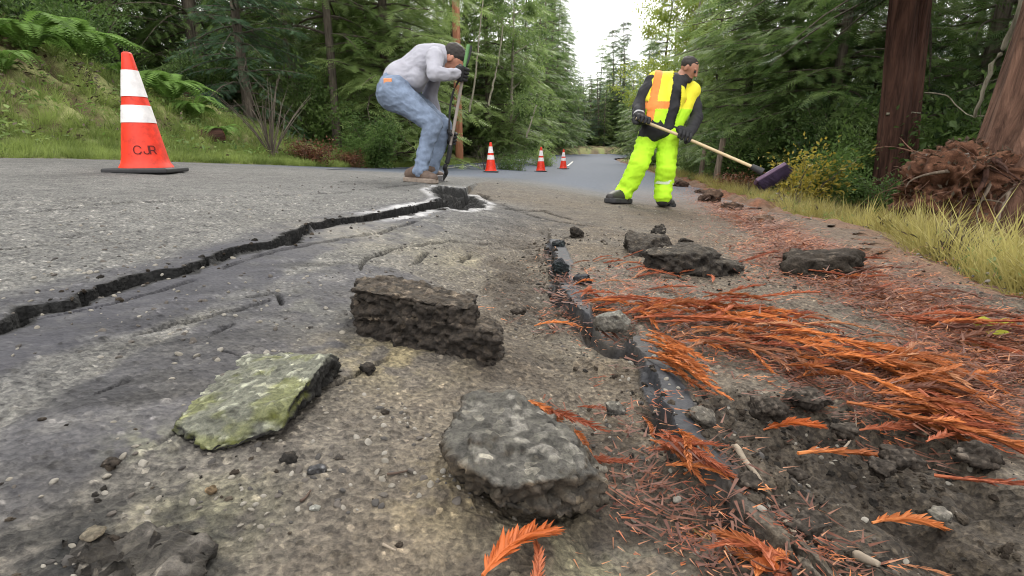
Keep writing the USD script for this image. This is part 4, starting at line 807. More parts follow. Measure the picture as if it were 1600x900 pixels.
rB = redwood('massive redwood trunk leaning at the right edge of the photo', [b + [0, 0, -.3], b + [.03, .02, .25], b + [.13, .08, 1.0], b + [.30, .2, 2.4], b + [.8, .5, 6], b + [1.4, .9, 11]], [.78, .56, .44, .40, .33, .2], 3, None, 'lit_red')
b = base_at(1384, 8.6)
rA = redwood('dark reddish redwood with a double trunk right of the low conifer boughs', [b + [-.03, 0, -.3], b + [-.05, 0, .5], b + [-.20, 0, 2], b + [-.5, 0, 5], b + [-1, 0, 12]], [.33, .22, .19, .17, .1], 7, ([b + [.20, .12, -.3], b + [.17, .12, .6], b + [.06, .12, 2], b + [-.22, .1, 5], b + [-.6, 0, 12]], [.30, .22, .2, .18, .1]))
# crowns for the two redwoods
for t, off, sc in ((rA, (.1, 0, 0), 1.0), (rB, (.9, .5, 0), 1.0)):
    g = np.random.default_rng(77); pos, dd, sz, wood = [], [], [], []
    for k in range(90):
        z = g.uniform(3.2, 11.5); a = g.uniform(0, 6.28); l = 2.9 * (1 - z / 14) * g.uniform(.6, 1.1); q = np.linspace(0, 1, 6); br = np.stack([off[0] + np.cos(a) * l * q, off[1] + np.sin(a) * l * q, z - .45 * l * q ** 2], 1); wood.append(tube(br, np.linspace(.03, .005, 6), 4))
        m = 60; ts = g.uniform(.2, 1.05, m); p = np.stack([np.interp(ts, q, br[:, c]) for c in range(3)], 1); lat = np.stack([-np.sin(a) * np.ones(m), np.cos(a) * np.ones(m), 0 * ts], 1) * np.where(np.arange(m) % 2, 1, -1)[:, None]
        o = g.uniform(0, .5, m)[:, None] * l * .3; pos.append(p + lat * o - [0, 0, 1] * o ** 2 * .8); dd.append(lat + [np.cos(a) * .8, np.sin(a) * .8, -.35] + g.normal(0, .2, (m, 3))); sz.append(.34 * g.uniform(.7, 1.3, m))
    obj('branches', join(wood), BK['grey'], t, kind='stuff'); obj('crown', soup(place(leaflets('spray'), np.vstack(pos), np.vstack(dd), g.normal(0, .3, (90 * 60, 3)) + [0, 0, 1], np.concatenate(sz))), LF['conifer'], t)
# utility pole
b = base_at(718, 21.0)
t = thing('utility_pole', 'tall slim orange-brown wooden utility pole behind the bending worker', 'utility pole', b)
v, f = tube([[0, 0, -.3], [0, 0, 3], [.01, 0, 6], [.01, 0, 9.5]], [.165, .155, .145, .125], 20); obj('pole', (v, f), BK['pole'], t, smooth=True)
obj('crossarm', trimesh.creation.box((2.2, .1, .12), trimesh.transformations.translation_matrix((0, -.17, 9.0))), BK['post'], t)
for k in (-.95, -.45, .45, .95): obj('insulator', lathe([(0.001, 0), (.05, 0), (.03, .06), (.05, .08), (.02, .14), (.001, .15)], 10), M_RUBBER, t); 
for k, x in enumerate((-.95, -.45, .45, .95)):
    UsdGeom.Xformable(stage.GetPrimAtPath(str(t.GetPath()) + '/insulator' + (f'_{k:03d}' if k else ''))).AddTranslateOp().Set(Gf.Vec3d(x, -.17, 9.06))
for (px, dp, h, r, lean, lb) in ((1116, 13.4, 1.22, .075, (.10, 0), 'weathered grey fence post leaning right, the nearer of two'), (1093, 14.2, 1.0, .06, (.07, .02), 'shorter grey fence post left of the leaning one')):
    b = base_at(px, dp); t = thing('fence_post', lb, 'fence post', b)
    obj('post', grove_trunk([[0, 0, -.2], [lean[0] * .4, 0, .4], [lean[0], lean[1], h * .9], [lean[0] * 1.05, lean[1], h]], [r * 1.1, r, r * .95, r * .8], 5, 20, .1), BK['post'], t, smooth=True)
# fallen rootwad
M_ROOT = plain('rootwad_earth', (.17, .075, .042), .95, .1, .55, 16, .8, .02)
b = at(1512, 335, 4.15); 
g = np.random.default_rng(9); q = g.normal(0, 1, (40, 3)); q /= np.linalg.norm(q, axis=1, keepdims=True); q = q * [.62, .40, .40] * g.uniform(.8, 1.15, (40, 1)); q[:, 2] += .18
v, f, c = lump([q + b, q[:20] * [.8, .7, .75] + b + [.32, .1, .16]], .018, .22, 4.2, 14, (.15, .075, .046), (.085, .041, .026), crumble=.75)
t = thing('fallen_rootwad', 'red-brown rotting rootwad lying left of the leaning redwood', 'rootwad', b); obj('root_mass', (v - b, f), M_SOIL, t, smooth=True, prim={'alb': c.clip(.01, .5), 'grit': np.full(len(v), .9)})
for k in range(22):
    a = g.uniform(-2.9, .2); p0 = np.array([np.cos(a) * .42, np.sin(a) * .25, g.uniform(.05, .45)]); d = np.array([np.cos(a) * .6 + g.normal(0, .3), np.sin(a) * .5, g.normal(-.15, .35)]); l = g.uniform(.25, .6); s_ = np.linspace(0, 1, 7)
    P = p0 + np.outer(s_, d) * l + np.stack([np.sin(s_ * 3 + k) * .05, np.cos(s_ * 4 + k) * .05, -.12 * s_ ** 2], 1); obj('root', tube(P, np.linspace(.024, .004, 7) * g.uniform(.25, 1.0), 7), BK['red'] if k % 3 else BK['post'], t, smooth=True)
g = np.random.default_rng(19); fine_ = []; up_v = v[(v[:, 2] > b[2] - .25)] - b
for k in range(320):
    p0 = up_v[g.integers(0, len(up_v))]; d = p0 / np.linalg.norm(p0) * g.uniform(.3, 1) + g.normal(0, .6, 3) + [0, 0, -.35]; l = g.uniform(.06, .26); s_ = np.linspace(0, 1, 5)
    fine_.append(tube(p0 * .97 + np.outer(s_, d) * l + np.stack([.03 * np.sin(s_ * 4 + k), .03 * np.cos(s_ * 3 + k), -.10 * l * s_ ** 2 * 6], 1), np.linspace(.0055, .0015, 5) * g.uniform(.5, 1.3), 4))
obj('fine_roots', join(fine_), BK['lit_red'], t, kind='stuff')
v_ = place(leaflets('leaf'), up_v[g.integers(0, len(up_v), 1500)] * 1.02, g.normal(0, 1, (1500, 3)), g.normal(0, .5, (1500, 3)) + [0, 0, 1], .045 * g.uniform(.5, 1.3, 1500)); obj('dead_leaves', soup(v_), LF['dead'], t, kind='stuff')
def stick(label, pts, r, mat='post', depths=None, name='dead_branch', cat='branch'):
    P = np.array([at(px, py, d) for px, py, d in pts]); o = P[0].copy(); tt = np.linspace(0, 1, 16); t0 = np.linspace(0, 1, len(P)); Q = np.stack([PchipInterpolator(t0, P[:, k])(tt) for k in range(3)], 1) + rng.normal(0, r * .35, (16, 3))
    t = thing(name, label, cat, o); obj('branch_wood', tube(Q - o, np.linspace(r, r * .45, 16), 7), BK[mat], t, smooth=True); return t
stick('pale curved dead branch hanging beside the leaning redwood', [(1600, -30, 4.6), (1588, 30, 4.6), (1562, 80, 4.7), (1540, 130, 4.7), (1520, 185, 4.8)], .03, 'pale')
stick('thin stick leaning on the foot of the leaning redwood', [(1577, 300, 3.55), (1562, 335, 3.5), (1543, 385, 3.45)], .010, 'post')
stick('forked thin stick above the rootwad', [(1428, 252, 4.3), (1448, 275, 4.3), (1460, 292, 4.3), (1482, 300, 4.35)], .008, 'post')
stick('pale broken branch stub across the double redwood trunk', [(1384, 176, 8.1), (1412, 175, 8.1), (1440, 177, 8.1)], .022, 'pale')
stick('long thin twig behind the rootwad', [(1445, 145, 5.4), (1480, 150, 5.4), (1520, 182, 5.2), (1560, 180, 5.0)], .008, 'pale')
stick('thin pale twig standing in the verge grass left of the rootwad', [(1400, 345, 4.4), (1403, 320, 4.4), (1412, 300, 4.4)], .012, 'pale')
stick('slender bare twig on the dark soil slab', [(1345, 395, 2.5), (1352, 415, 2.4), (1372, 432, 2.3), (1392, 440, 2.25)], .005, 'pale')
for pts, lb in (([(733, 175, 15), (742, 125, 15), (748, 70, 15), (756, -10, 15)], 'pale slender sapling stem right of the utility pole'), ([(764, 165, 16), (772, 125, 16), (778, 100, 16), (786, 40, 16)], 'second pale sapling stem, bent, right of the first'), ([(823, 215, 19), (830, 190, 19), (838, 165, 19)], 'thin pale stem above the middle small cone')):
    stick(lb, pts, .035, 'pale', name='sapling_stem', cat='sapling')
stick('grey trunk far behind the head of the bending worker', [(699, 260, 26), (697, 100, 26), (695, -20, 26), (694, -200, 26)], .10, 'pale', name='bare_tree', cat='tree')
p = hit(333, 221); zz = p[1]
t = thing('cut_log', 'short reddish cut log end on the bank right of the large cone', 'log', p + [0, 0, .06], 25, tilt=(0, 82, 20))
obj('log', grove_trunk([[0, 0, -.22], [0, 0, -.05], [0, 0, .1], [0, 0, .14]], [.11, .11, .105, .10], 4, 24, .08), BK['red'], t, smooth=True); 
M_CUT = plain('cut_wood', (.33, .12, .05), .85, .15, .35, 30)
obj('cut_end', trimesh.creation.cylinder(radius=.085, height=.012, sections=20, transform=trimesh.transformations.translation_matrix((0, 0, .141))), M_CUT, t)
LF['rust'] = leaf_mat('rust_fronds', (.07, .03, .018), (.17, .075, .04), (.30, .15, .08), .25, clump=4)
KR = bush('rust_shrub_kind', .55, .6, 37, 'rust', 2600, .06, 16, 'grey')
shrub(KR, 486, 9.0, 'red-brown patch of dead bracken above the verge, left', .75, 'dead_bracken', 'dead bracken')
shrub(KR, 545, 10.2, 'red-brown dead bracken just left of the bending worker', .6, 'dead_bracken', 'dead bracken')
shrub(KR, 1150, 11.5, 'brown dead bracken on the verge right of the fence posts', .9, 'dead_bracken', 'dead bracken')
# ---------------------------------------------------------------- people
M_SKIN = plain('skin', (.36, .17, .115), .5, .4, .12, 40)
M_SKIN2 = plain('tanned_skin', (.30, .145, .095), .5, .4, .12, 40)
M_HAIR = plain('dark_hair', (.02, .016, .014), .7, .3, .4, 120, .6)
M_SWEAT = plain('grey_sweatshirt', (.33, .33, .375), .95, .1, .08, 18, .4, .006)
M_SWEAT_SHADE = plain('shaded_sweatshirt', (.20, .20, .235), .95, .1, .1, 18)  # same sweatshirt grey, darkened: shade on the far sleeve painted into the colour
M_JEANS = plain('faded_denim', (.15, .19, .265), .9, .15, .30, 14, .4, .006)
M_GLOVE = plain('black_gloves', (.018, .018, .02), .75, .25, .3, 40)
M_SHOE = plain('brown_boots', (.10, .07, .055), .7, .3, .3, 30)
M_SOLE = plain('boot_soles', (.22, .18, .15), .8, .2, .3, 30)
M_LIME = plain('lime_hi_vis', (.38, .66, .025), .75, .2, .06, 12, .4, .006)
M_BLACKJ = plain('black_jacket', (.018, .018, .021), .8, .25, .3, 20, .5, .006)
M_SILVER = plain('reflective_tape', (.52, .58, .44), .5, .4, .1, 20)
M_VESTO = plain('vest_orange', (.62, .20, .05), .8, .2, .1, 15)
M_VESTY = plain('vest_yellow', (.68, .62, .04), .75, .2, .08, 15)
M_BLKSHOE = plain('black_shoes', (.02, .018, .017), .6, .35, .3, 30)
ICO = trimesh.creation.icosphere(subdivisions=2).vertices
def ball(p, r, sc=(1, 1, 1)): return ICO * r * np.asarray(sc) + p
def chains_mesh(chains, res=.016, smooth=14, wrinkle=0.0, freq=14.0, seed=1, stretch=None):
    """limbs as hulls between the balls of each chain, all in one closed skin"""
    m = None
    for ch in chains:
        for (p, r), (q, s) in zip(ch[:-1], ch[1:]):
            k = m3.Manifold.hull_points(np.vstack([ball(p, r), ball(q, s)])); m = k if m is None else m + k
    m = m.refine_to_length(res); a = m.to_mesh(); tm = trimesh.Trimesh(np.array(a.vert_properties[:, :3], float), np.array(a.tri_verts), process=True, merge_tex=True)
    if len(tm.faces) == 0: raise RuntimeError('empty')
    tm = trimesh.smoothing.filter_taubin(tm, lamb=.5, nu=.52, iterations=smooth); v, f = np.array(tm.vertices), np.array(tm.faces)
    if wrinkle:
        n = vnormals(v, f); k = fbm(v * freq * np.array(stretch if stretch is not None else (1, 1, 1)), 3, seed); v = v + n * (wrinkle * (np.abs(k - .5) * -3.2 + .45))[:, None]
    return v, f
def frame(fwd, up):
    f = np.asarray(fwd, float); f /= np.linalg.norm(f); s = np.cross(f, up); s /= np.linalg.norm(s); return f, s, np.cross(s, f)      # forward, right, up
def head_parts(c, fwd, up, k=1.0):
    f, r, u = frame(fwd, up); L = lambda x, y, z: c + k * (f * x + r * y + u * z)
    E_ = lambda p, rad, sc: (ICO * rad * k) @ np.diag(sc) @ np.stack([f, r, u]) + p
    m = None
    for pts in ([E_(L(-.012, 0, .035), .098, (1, .80, .92))], [E_(L(.02, 0, .02), .078, (1, .82, 1)), E_(L(.055, 0, -.085), .03, (1, 1.0, .8)), E_(L(.0, 0, -.06), .055, (1, .95, .8))],
                [E_(L(.088, 0, .03), .010, (1, .8, 1)), E_(L(.112, 0, -.012), .013, (1, 1.1, .8)), E_(L(.085, 0, -.015), .016, (1, 1.1, .8))], [E_(L(.078, -.032, .038), .014, (.8, 1.6, .7)), E_(L(.078, .032, .038), .014, (.8, 1.6, .7))],
                [E_(L(.082, -.018, -.05), .009, (1, 1, .8)), E_(L(.082, .018, -.05), .009, (1, 1, .8)), E_(L(.088, 0, -.05), .009, (1, 1, .8))],
                [E_(L(-.005, -.080, .01), .026, (.7, .35, 1.2))], [E_(L(-.005, .080, .01), .026, (.7, .35, 1.2))]):
        h = m3.Manifold.hull_points(np.vstack(pts)); m = h if m is None else m + h
    return m, L, E_
def man_to(m, res, it):
    m = m.refine_to_length(res); a = m.to_mesh(); tm = trimesh.Trimesh(np.array(a.vert_properties[:, :3], float), np.array(a.tri_verts), process=True, merge_tex=True); tm = trimesh.smoothing.filter_taubin(tm, iterations=it); return np.array(tm.vertices), np.array(tm.faces)
def grip(wrist, c, axis, rod=.014, flip=1, k=1.0):
    """a gloved hand closed round a rod: palm, four bent fingers and a thumb, one skin"""
    a = np.asarray(axis, float); a /= np.linalg.norm(a); w = np.asarray(wrist, float) - c; w -= a * (w @ a); w /= np.linalg.norm(w); s = np.cross(a, w) * flip
    R = lambda ang, rad, o: c + a * o + (w * np.cos(ang) + s * np.sin(ang)) * rad
    m = m3.Manifold.hull_points(np.vstack([ball(np.asarray(wrist, float), .030 * k), ball(c + w * .055 * k + a * .025 * k, .024 * k), ball(c + w * .055 * k - a * .025 * k, .024 * k)]))
    m = m + m3.Manifold.hull_points(np.vstack([ball(R(.35, rod + .026 * k, o * k), .016 * k) for o in (-.036, .036)] + [ball(c + w * .055 * k + a * o * k, .02 * k) for o in (-.02, .02)]))
    for i, (o, ln) in enumerate(((.033, .9), (.011, 1.05), (-.011, 1.0), (-.032, .8))):
        angs = [.3, 1.15, 2.1, 2.1 + 1.0 * ln]; P = [R(an, rod + .013 * k, o * k) for an in angs]; rr = [.0125, .0115, .0105, .009]
        for j in range(3): m = m + m3.Manifold.hull_points(np.vstack([ball(P[j], rr[j] * k), ball(P[j + 1], rr[j + 1] * k)]))
    T = [c + w * .045 * k + a * .03 * k, R(-.5, rod + .018 * k, .045 * k), R(-1.3, rod + .014 * k, .036 * k), R(-2.1, rod + .012 * k, .026 * k)]
    for j in range(3): m = m + m3.Manifold.hull_points(np.vstack([ball(T[j], (.015, .0135, .012, .0105)[j] * k), ball(T[j + 1], (.0135, .012, .0105, .009)[j] * k)]))
    return man_to(m, .0035, 6)
def boot(heel, toe, ankle, w=.048, h=.06):
    """upper and sole of a shoe between two ground points"""
    heel, toe = np.asarray(heel, float), np.asarray(toe, float); d = toe - heel; L = np.linalg.norm(d); d /= L; s = np.cross(d, [0, 0, 1.0])
    pt = lambda t, lat, z: heel + d * L * t + s * lat + [0, 0, z]
    m = m3.Manifold.hull_points(np.vstack([ball(pt(.12, 0, .055), .042), ball(pt(.30, 0, .06), .045), ball(np.asarray(ankle, float), .05)])) + m3.Manifold.hull_points(np.vstack([ball(pt(.12, 0, .05), .040), ball(pt(.45, 0, .055), .045), ball(pt(.72, .006, .045), .044), ball(pt(.93, 0, .038), .033)]))
    sole = m3.Manifold.hull_points(np.vstack([ball(pt(t, l, z), .010) for t, ww in ((.0, .026), (.12, .037), (.5, .038), (.75, .046), (.93, .036), (1.0, .014)) for l in (-ww, ww) for z in (.010, .026)]))
    cut = m.trim_by_plane((0, 0, 1), float(min(heel[2], toe[2]) + .008)); return man_to(cut, .010, 5), man_to(sole, .012, 2)

# worker bending over the crack -------------------------------------------------------
gf = on_road(655, 284); d0 = float(to_px(gf)[2]); J = lambda px, py, dz=0.0: at(px, py, d0 + dz); Q = d0 / 4.0     # Q: metres for photo pixels, relative to a depth of 4 m
wk = thing('person', 'person in grey sweatshirt and faded jeans bending over the crack, holding a long pole', 'person', gf); o1 = gf
def put(name, mesh, mat, parent, o, smooth=True, label=None): return obj(name, (mesh[0] - o, mesh[1]), mat, parent, smooth=smooth, label=label)
NL, FL, NA, FA = -.11, .12, -.19, .19
leg_n = [(J(615, 146, NL), .122 * Q), (J(646, 167, NL - .02), .093 * Q), (J(677, 194, NL - .03), .070 * Q), (J(666, 228, NL), .055 * Q), (J(656, 267, NL), .054 * Q)]
leg_f = [(J(626, 150, FL), .125 * Q), (J(693, 197, FL - .02), .068 * Q), (J(686, 228, FL), .055 * Q), (J(674, 264, FL), .054 * Q)]
torso = [(J(619, 138, 0), .132 * Q), (J(640, 117, 0), .122 * Q), (J(664, 97, 0), .128 * Q), (J(684, 91, 0), .105 * Q)]
pel = [(J(617, 146, -.07), .135 * Q), (J(617, 146, .07), .135 * Q)]
sho = [(J(680, 89, -.15), .070 * Q), (J(680, 89, .15), .070 * Q)]
arm_n = [(J(679, 90, NA), .066 * Q), (J(679, 115, NA - .06), .054 * Q), (J(698, 116, NA - .04), .044 * Q), (J(713, 115, NA + .04), .040 * Q)]
arm_f = [(J(682, 94, FA), .066 * Q), (J(671, 150, FA), .060 * Q), (J(680, 178, FA - .03), .05 * Q), (J(693, 203, FA - .07), .043 * Q)]
sm = lambda ch, k, e=0: [(p, r * k + e) for p, r in ch]
hc = J(706, 97, 0); hf = np.array([.62, -.10, -.78]); hu = np.array([.78, -.02, .62])
hm, HL, HE = head_parts(hc, hf, hu, 1.0 * Q)
bm = None
for ch in (sm(leg_n, .72), sm(leg_f, .72), sm(torso, .8), sm(sho, .75), sm(arm_n, .72), sm(arm_f, .72), [(J(688, 92), .065 * Q), (hc - hu / np.linalg.norm(hu) * .04, .055 * Q)], sm(pel, .8)):
    for (p, r), (q, s) in zip(ch[:-1], ch[1:]):
        k = m3.Manifold.hull_points(np.vstack([ball(p, r), ball(q, s)])); bm = k if bm is None else bm + k
put('body', man_to(bm + hm, .009, 5), M_SKIN, wk, o1)
put('sweatshirt', chains_mesh([torso[1:], [(torso[1][0], .128 * Q), (J(626, 124, 0), .132 * Q)], [(J(650, 122, -.05), .085 * Q), (J(654, 136, 0), .04 * Q), (J(640, 122, .0), .11 * Q)], sho, [(J(680, 89, -.15), .070 * Q), arm_n[0]], arm_n, [(J(696, 88, 0), .066 * Q), (J(684, 90, 0), .09 * Q)]], .012, 14, .010, 11, 3, (1, 1, 1.8)), M_SWEAT, wk, o1)
put('sleeve', chains_mesh([[(J(682, 91, .12), .068 * Q), arm_f[0]], arm_f], .014, 12, .008, 10, 4), M_SWEAT_SHADE, wk, o1, label='shaded grey sleeve of the lower arm')
put('jeans', chains_mesh([pel, [(J(621, 134, 0), .130 * Q), (J(617, 146, 0), .142 * Q)], [pel[0], leg_n[0]], [pel[1], leg_f[0]], leg_n, leg_f], .012, 12, .014, 13, 5, (1, 1, 1.6)), M_JEANS, wk, o1)
pt = J(606, 126, 0) + np.array([0, -.20 * Q, 0])
patch = rounded_box(.062 * Q, .012, .05 * Q, .005); put('back_patch', (np.array(patch.vertices) + J(606, 128, -.215), np.array(patch.faces)), plain('orange_patch', (.62, .26, .12), .8, .2, .15, 40), wk, o1)
hairm = m3.Manifold.hull_points(np.vstack([HE(HL(-.022, 0, .052), .098, (1, .84, .88)), HE(HL(.03, 0, .085), .05, (1, 1.2, .8))])); hv = man_to(hairm, .010, 3)
put('hair', (hv[0] + vnormals(*hv) * ((fbm(hv[0] * 60, 3, 2) - .5) * .012)[:, None], hv[1]), M_HAIR, wk, o1)
for sg in (-1, 1): e = trimesh.creation.icosphere(subdivisions=1, radius=.0085); put('eye', (np.array(e.vertices) + HL(.080, sg * .031, .018), np.array(e.faces)), M_RUBBER, wk, o1)
top_c, low_c = J(724, 116, NA + .10), J(706, 216, FA - .12)
tool_axis = top_c - low_c
put('glove', grip(J(713, 115, NA + .04), top_c, tool_axis, .015, 1, 1.15 * Q), M_GLOVE, wk, o1)
put('glove', grip(J(693, 204, FA - .07), low_c, tool_axis, .015, -1, 1.15 * Q), M_GLOVE, wk, o1)
for (hl, te, an) in (((636, 283), (681, 287), leg_n[-1][0]), ((650, 279), (692, 282), leg_f[-1][0])):
    a_, b_ = on_road(*hl), on_road(*te); up_, so_ = boot(a_, b_, an); put('boot_upper', up_, M_SHOE, wk, o1); put('boot_sole', so_, M_SOLE, wk, o1)
# its tool
tl = thing('long_pole_tool', 'long pale pole with a black curved end, held upright by the bending worker', 'tool', low_c)
ax = tool_axis / np.linalg.norm(tool_axis); e1 = low_c - ax * .06; tip = on_road(690, 283) + [0, 0, .012]
put('pale_rod', tube([low_c - ax * .10, low_c, top_c, top_c + ax * .05], .0115, 14), plain('pale_rod', (.30, .26, .235), .5, .5, .1, 20), tl, low_c)
put('upper_grip', tube([top_c + ax * .04, top_c + ax * .20], .014, 14), plain('green_grip', (.10, .22, .08), .5, .4, .2, 30), tl, low_c)
cv = np.array([low_c - ax * .05, low_c - ax * .16 + [0.0, 0, 0], low_c - ax * .22 + [-.012, 0, -.0], tip + [.035, .03, .05], tip]); tq = np.linspace(0, 1, 18); cvs = np.stack([PchipInterpolator(np.linspace(0, 1, 5), cv[:, k])(tq) for k in range(3)], 1)
put('curved_pipe', tube(cvs, np.linspace(.018, .016, 18), 14), M_RUBBER, tl, low_c)
hs_ = np.array([top_c + ax * .19 + [.02, -.01, 0], top_c + [.03, -.02, .06], top_c * .7 + low_c * .3 + [-.05, -.02, 0], top_c * .35 + low_c * .65 + [-.045, -.015, 0], low_c - ax * .02 + [-.012, -.02, 0]]); hq = np.stack([PchipInterpolator(np.linspace(0, 1, 5), hs_[:, k])(tq) for k in range(3)], 1)
put('hose', tube(hq, .0075, 8), M_RUBBER, tl, low_c)
nz = rounded_box(.05, .035, .045, .008); put('nozzle', (np.array(nz.vertices) + tip + [-.012, 0, .012], np.array(nz.faces)), plain('nozzle_metal', (.30, .29, .30), .45, .5, .2, 30), tl, low_c)

# worker with the broom ---------------------------------------------------------------
gf2 = on_road(1036, 325); d2 = float(to_px(gf2)[2]); K = lambda px, py, dz=0.0: at(px, py, d2 + dz); W = d2 / 6.0
w2 = thing('person', 'person in black jacket, lime and orange safety vest and lime trousers, holding a broom', 'person', gf2); o2 = gf2
legR = [(K(1013, 214, 0), .122 * W), (K(998, 258, -.06), .108 * W), (K(983, 288, .0), .104 * W), (K(974, 303, .02), .098 * W)]
legL = [(K(1043, 214, 0), .122 * W), (K(1041, 262, -.05), .106 * W), (K(1037, 288, .0), .102 * W), (K(1036, 306, .0), .097 * W)]
tor = [(K(1029, 206, .0), .155 * W), (K(1036, 180, .0), .160 * W), (K(1046, 150, .0), .165 * W), (K(1052, 134, .0), .13 * W)]
torw = [[(K(1022, 204, -.05), .14 * W), (K(1026, 175, -.04), .14 * W), (K(1030, 132, -.02), .115 * W)], [(K(1040, 204, .03), .14 * W), (K(1055, 178, .05), .13 * W), (K(1074, 146, .09), .11 * W)]]
shoulders = [(K(1024, 128, -.01), .095 * W), (K(1052, 130, .03), .11 * W), (K(1079, 143, .11), .088 * W)]
armR = [(K(1020, 129, -.03), .092 * W), (K(1000, 161, -.02), .075 * W), (K(998, 178, -.10), .064 * W), (K(1000, 186, -.16), .055 * W)]
armL = [(K(1080, 145, .11), .085 * W), (K(1089, 182, .06), .066 * W), (K(1081, 200, -.06), .058 * W), (K(1074, 209, -.14), .05 * W)]
hc2 = K(1076, 109, -.02); hf2 = np.array([.66, -.52, -.54]); hu2 = np.array([.40, -.30, .86]); hm2, HL2, HE2 = head_parts(hc2, hf2, hu2, 1.06 * W)
bm = None
for ch in (sm(legR, .6), sm(legL, .6), sm(tor, .8), sm(shoulders, .75), sm(armR, .7), sm(armL, .7), [(K(1055, 136, .0), .07 * W), (HL2(-.03, 0, -.06), .06 * W)]):
    for (p, r), (q, s) in zip(ch[:-1], ch[1:]):
        k = m3.Manifold.hull_points(np.vstack([ball(p, r), ball(q, s)])); bm = k if bm is None else bm + k
put('body', man_to(bm + hm2, .010, 5), M_SKIN2, w2, o2)
jk = chains_mesh([tor, *torw, shoulders, armR, armL, [(K(1016, 210, -.03), .125 * W), (K(1046, 208, .03), .125 * W)], [(K(1056, 134, 0), .10 * W), (K(1066, 128, -.01), .075 * W)]], .015, 10, .022, 8, 6)
put('jacket', jk, M_BLACKJ, w2, o2)
put('trousers', chains_mesh([[legR[0], legL[0]], [(K(1028, 206, 0), .135 * W), (K(1028, 211, 0), .138 * W)], legR, legL], .014, 10, .018, 9, 7, (1, 1, 2.2)), M_LIME, w2, o2)
def band(p, q, r, t0, t1): 
    a_, b_ = np.asarray(p), np.asarray(q); return chains_mesh([[(a_ + (b_ - a_) * t0, r), (a_ + (b_ - a_) * t1, r)]], .02, 2)
def ring(c, axis, r, hgt):
    a_ = np.asarray(axis, float); a_ /= np.linalg.norm(a_); s1 = np.cross(a_, [1, 0, 0]); s1 /= np.linalg.norm(s1); s2 = np.cross(a_, s1); th = np.linspace(0, 2 * np.pi, 41)[:-1]; pr = [(r * .9, -hgt / 2), (r, -hgt / 2), (r, hgt / 2), (r * .9, hgt / 2)]
    v = np.stack([c + a_ * z + (s1 * np.cos(th)[:, None] + s2 * np.sin(th)[:, None]) * rr for rr, z in pr]).reshape(-1, 3); n = 40; i = np.arange(3)[:, None] * n + np.arange(n); j = np.arange(3)[:, None] * n + (np.arange(n) + 1) % n
    q = np.stack([i, j, j + n, i + n], -1).reshape(-1, 4); return v, np.vstack([q[:, [0, 1, 2]], q[:, [0, 2, 3]]])
put('reflective_band', ring(K(985, 284, 0), legR[3][0] - legR[1][0], .110 * W, .05 * W), M_SILVER, w2, o2); put('reflective_band', ring(K(1038, 284, 0), legL[3][0] - legL[1][0], .108 * W, .05 * W), M_SILVER, w2, o2)
# the open vest: a shell over the jacket's trunk
vs = chains_mesh([[(p, r + .016) for p, r in ch] for ch in (tor[1:3], [torw[0][1], torw[0][2]], [torw[1][1], torw[1][2]], shoulders)] + [[(K(1024, 190, -.05), .150 * W), (K(1030, 150, -.03), .145 * W)], [(K(1048, 192, .03), .150 * W), (K(1064, 160, .06), .13 * W)]], .012, 10, .008, 9, 8)
v, f = vs; px, py, zc = to_px(v); n = vnormals(v, f); back = n[:, 1] > .1
from shapely import contains_xy
def inpoly(P, x, y): return contains_xy(Polygon(P), x, y)
PL = [(1020, 100), (1053, 104), (1051, 130), (1045, 170), (1036, 196), (990, 196), (1002, 160), (1010, 130)]; PR = [(1066, 134), (1100, 120), (1104, 175), (1090, 215), (1050, 215), (1055, 192), (1064, 165)]
lp, rp = inpoly(PL, px, py), inpoly(PR, px, py); keepv = (back & (py < 200) & (py > 112)) | ((lp | rp) & ~back)
org = (lp & ((np.abs(px - (1030 - (py - 110) * .20)) < 6.5) | ((py > 158) & (py < 170)))) | (back & (np.abs(py - 160) < 10)); lime = (py > 170); 
for nm, sel, mt in (('vest', keepv & ~org & lime, M_LIME), ('vest_upper', keepv & ~org & ~lime, M_VESTY), ('vest_stripe', keepv & org, M_VESTO)):
    ff = f[sel[f].sum(1) >= (2 if nm != 'vest_stripe' else 2)]; ids = np.unique(ff); rm = np.zeros(len(v), int); rm[ids] = np.arange(len(ids)); vv = v[ids]; nn = n[ids]; ff = rm[ff]; k = len(ids)
    tv = np.vstack([vv, vv - nn * .006]); tf = np.vstack([ff, ff[:, ::-1] + k]); e = np.sort(np.vstack([ff[:, [0, 1]], ff[:, [1, 2]], ff[:, [2, 0]]]), 1); ue, ct = np.unique(e, axis=0, return_counts=True); be = ue[ct == 1]
    tf = np.vstack([tf, np.stack([be[:, 0], be[:, 1], be[:, 1] + k], 1), np.stack([be[:, 0], be[:, 1] + k, be[:, 0] + k], 1)]); put(nm, (tv, tf), mt, w2, o2)
hair2 = man_to(m3.Manifold.hull_points(np.vstack([HE2(HL2(-.028, 0, .052), .097, (1, .83, .84)), HE2(HL2(.012, 0, .083), .05, (1, 1.1, .75))])), .012, 3)
put('hair', (hair2[0] + vnormals(*hair2) * ((fbm(hair2[0] * 50, 3, 2) - .5) * .014)[:, None], hair2[1]), M_HAIR, w2, o2)
beard = man_to(m3.Manifold.hull_points(np.vstack([HE2(HL2(.068, 0, -.092), .034, (1, 1.2, .85)), HE2(HL2(.022, 0, -.066), .058, (1, 1.06, .8)), HE2(HL2(.078, 0, -.062), .018, (1, 1.5, .5))])), .010, 3); put('beard', beard, M_HAIR, w2, o2)
for sg in (-1, 1): e = trimesh.creation.icosphere(subdivisions=1, radius=.009); put('eye', (np.array(e.vertices) + HL2(.088, sg * .032, .018), np.array(e.faces)), M_RUBBER, w2, o2)
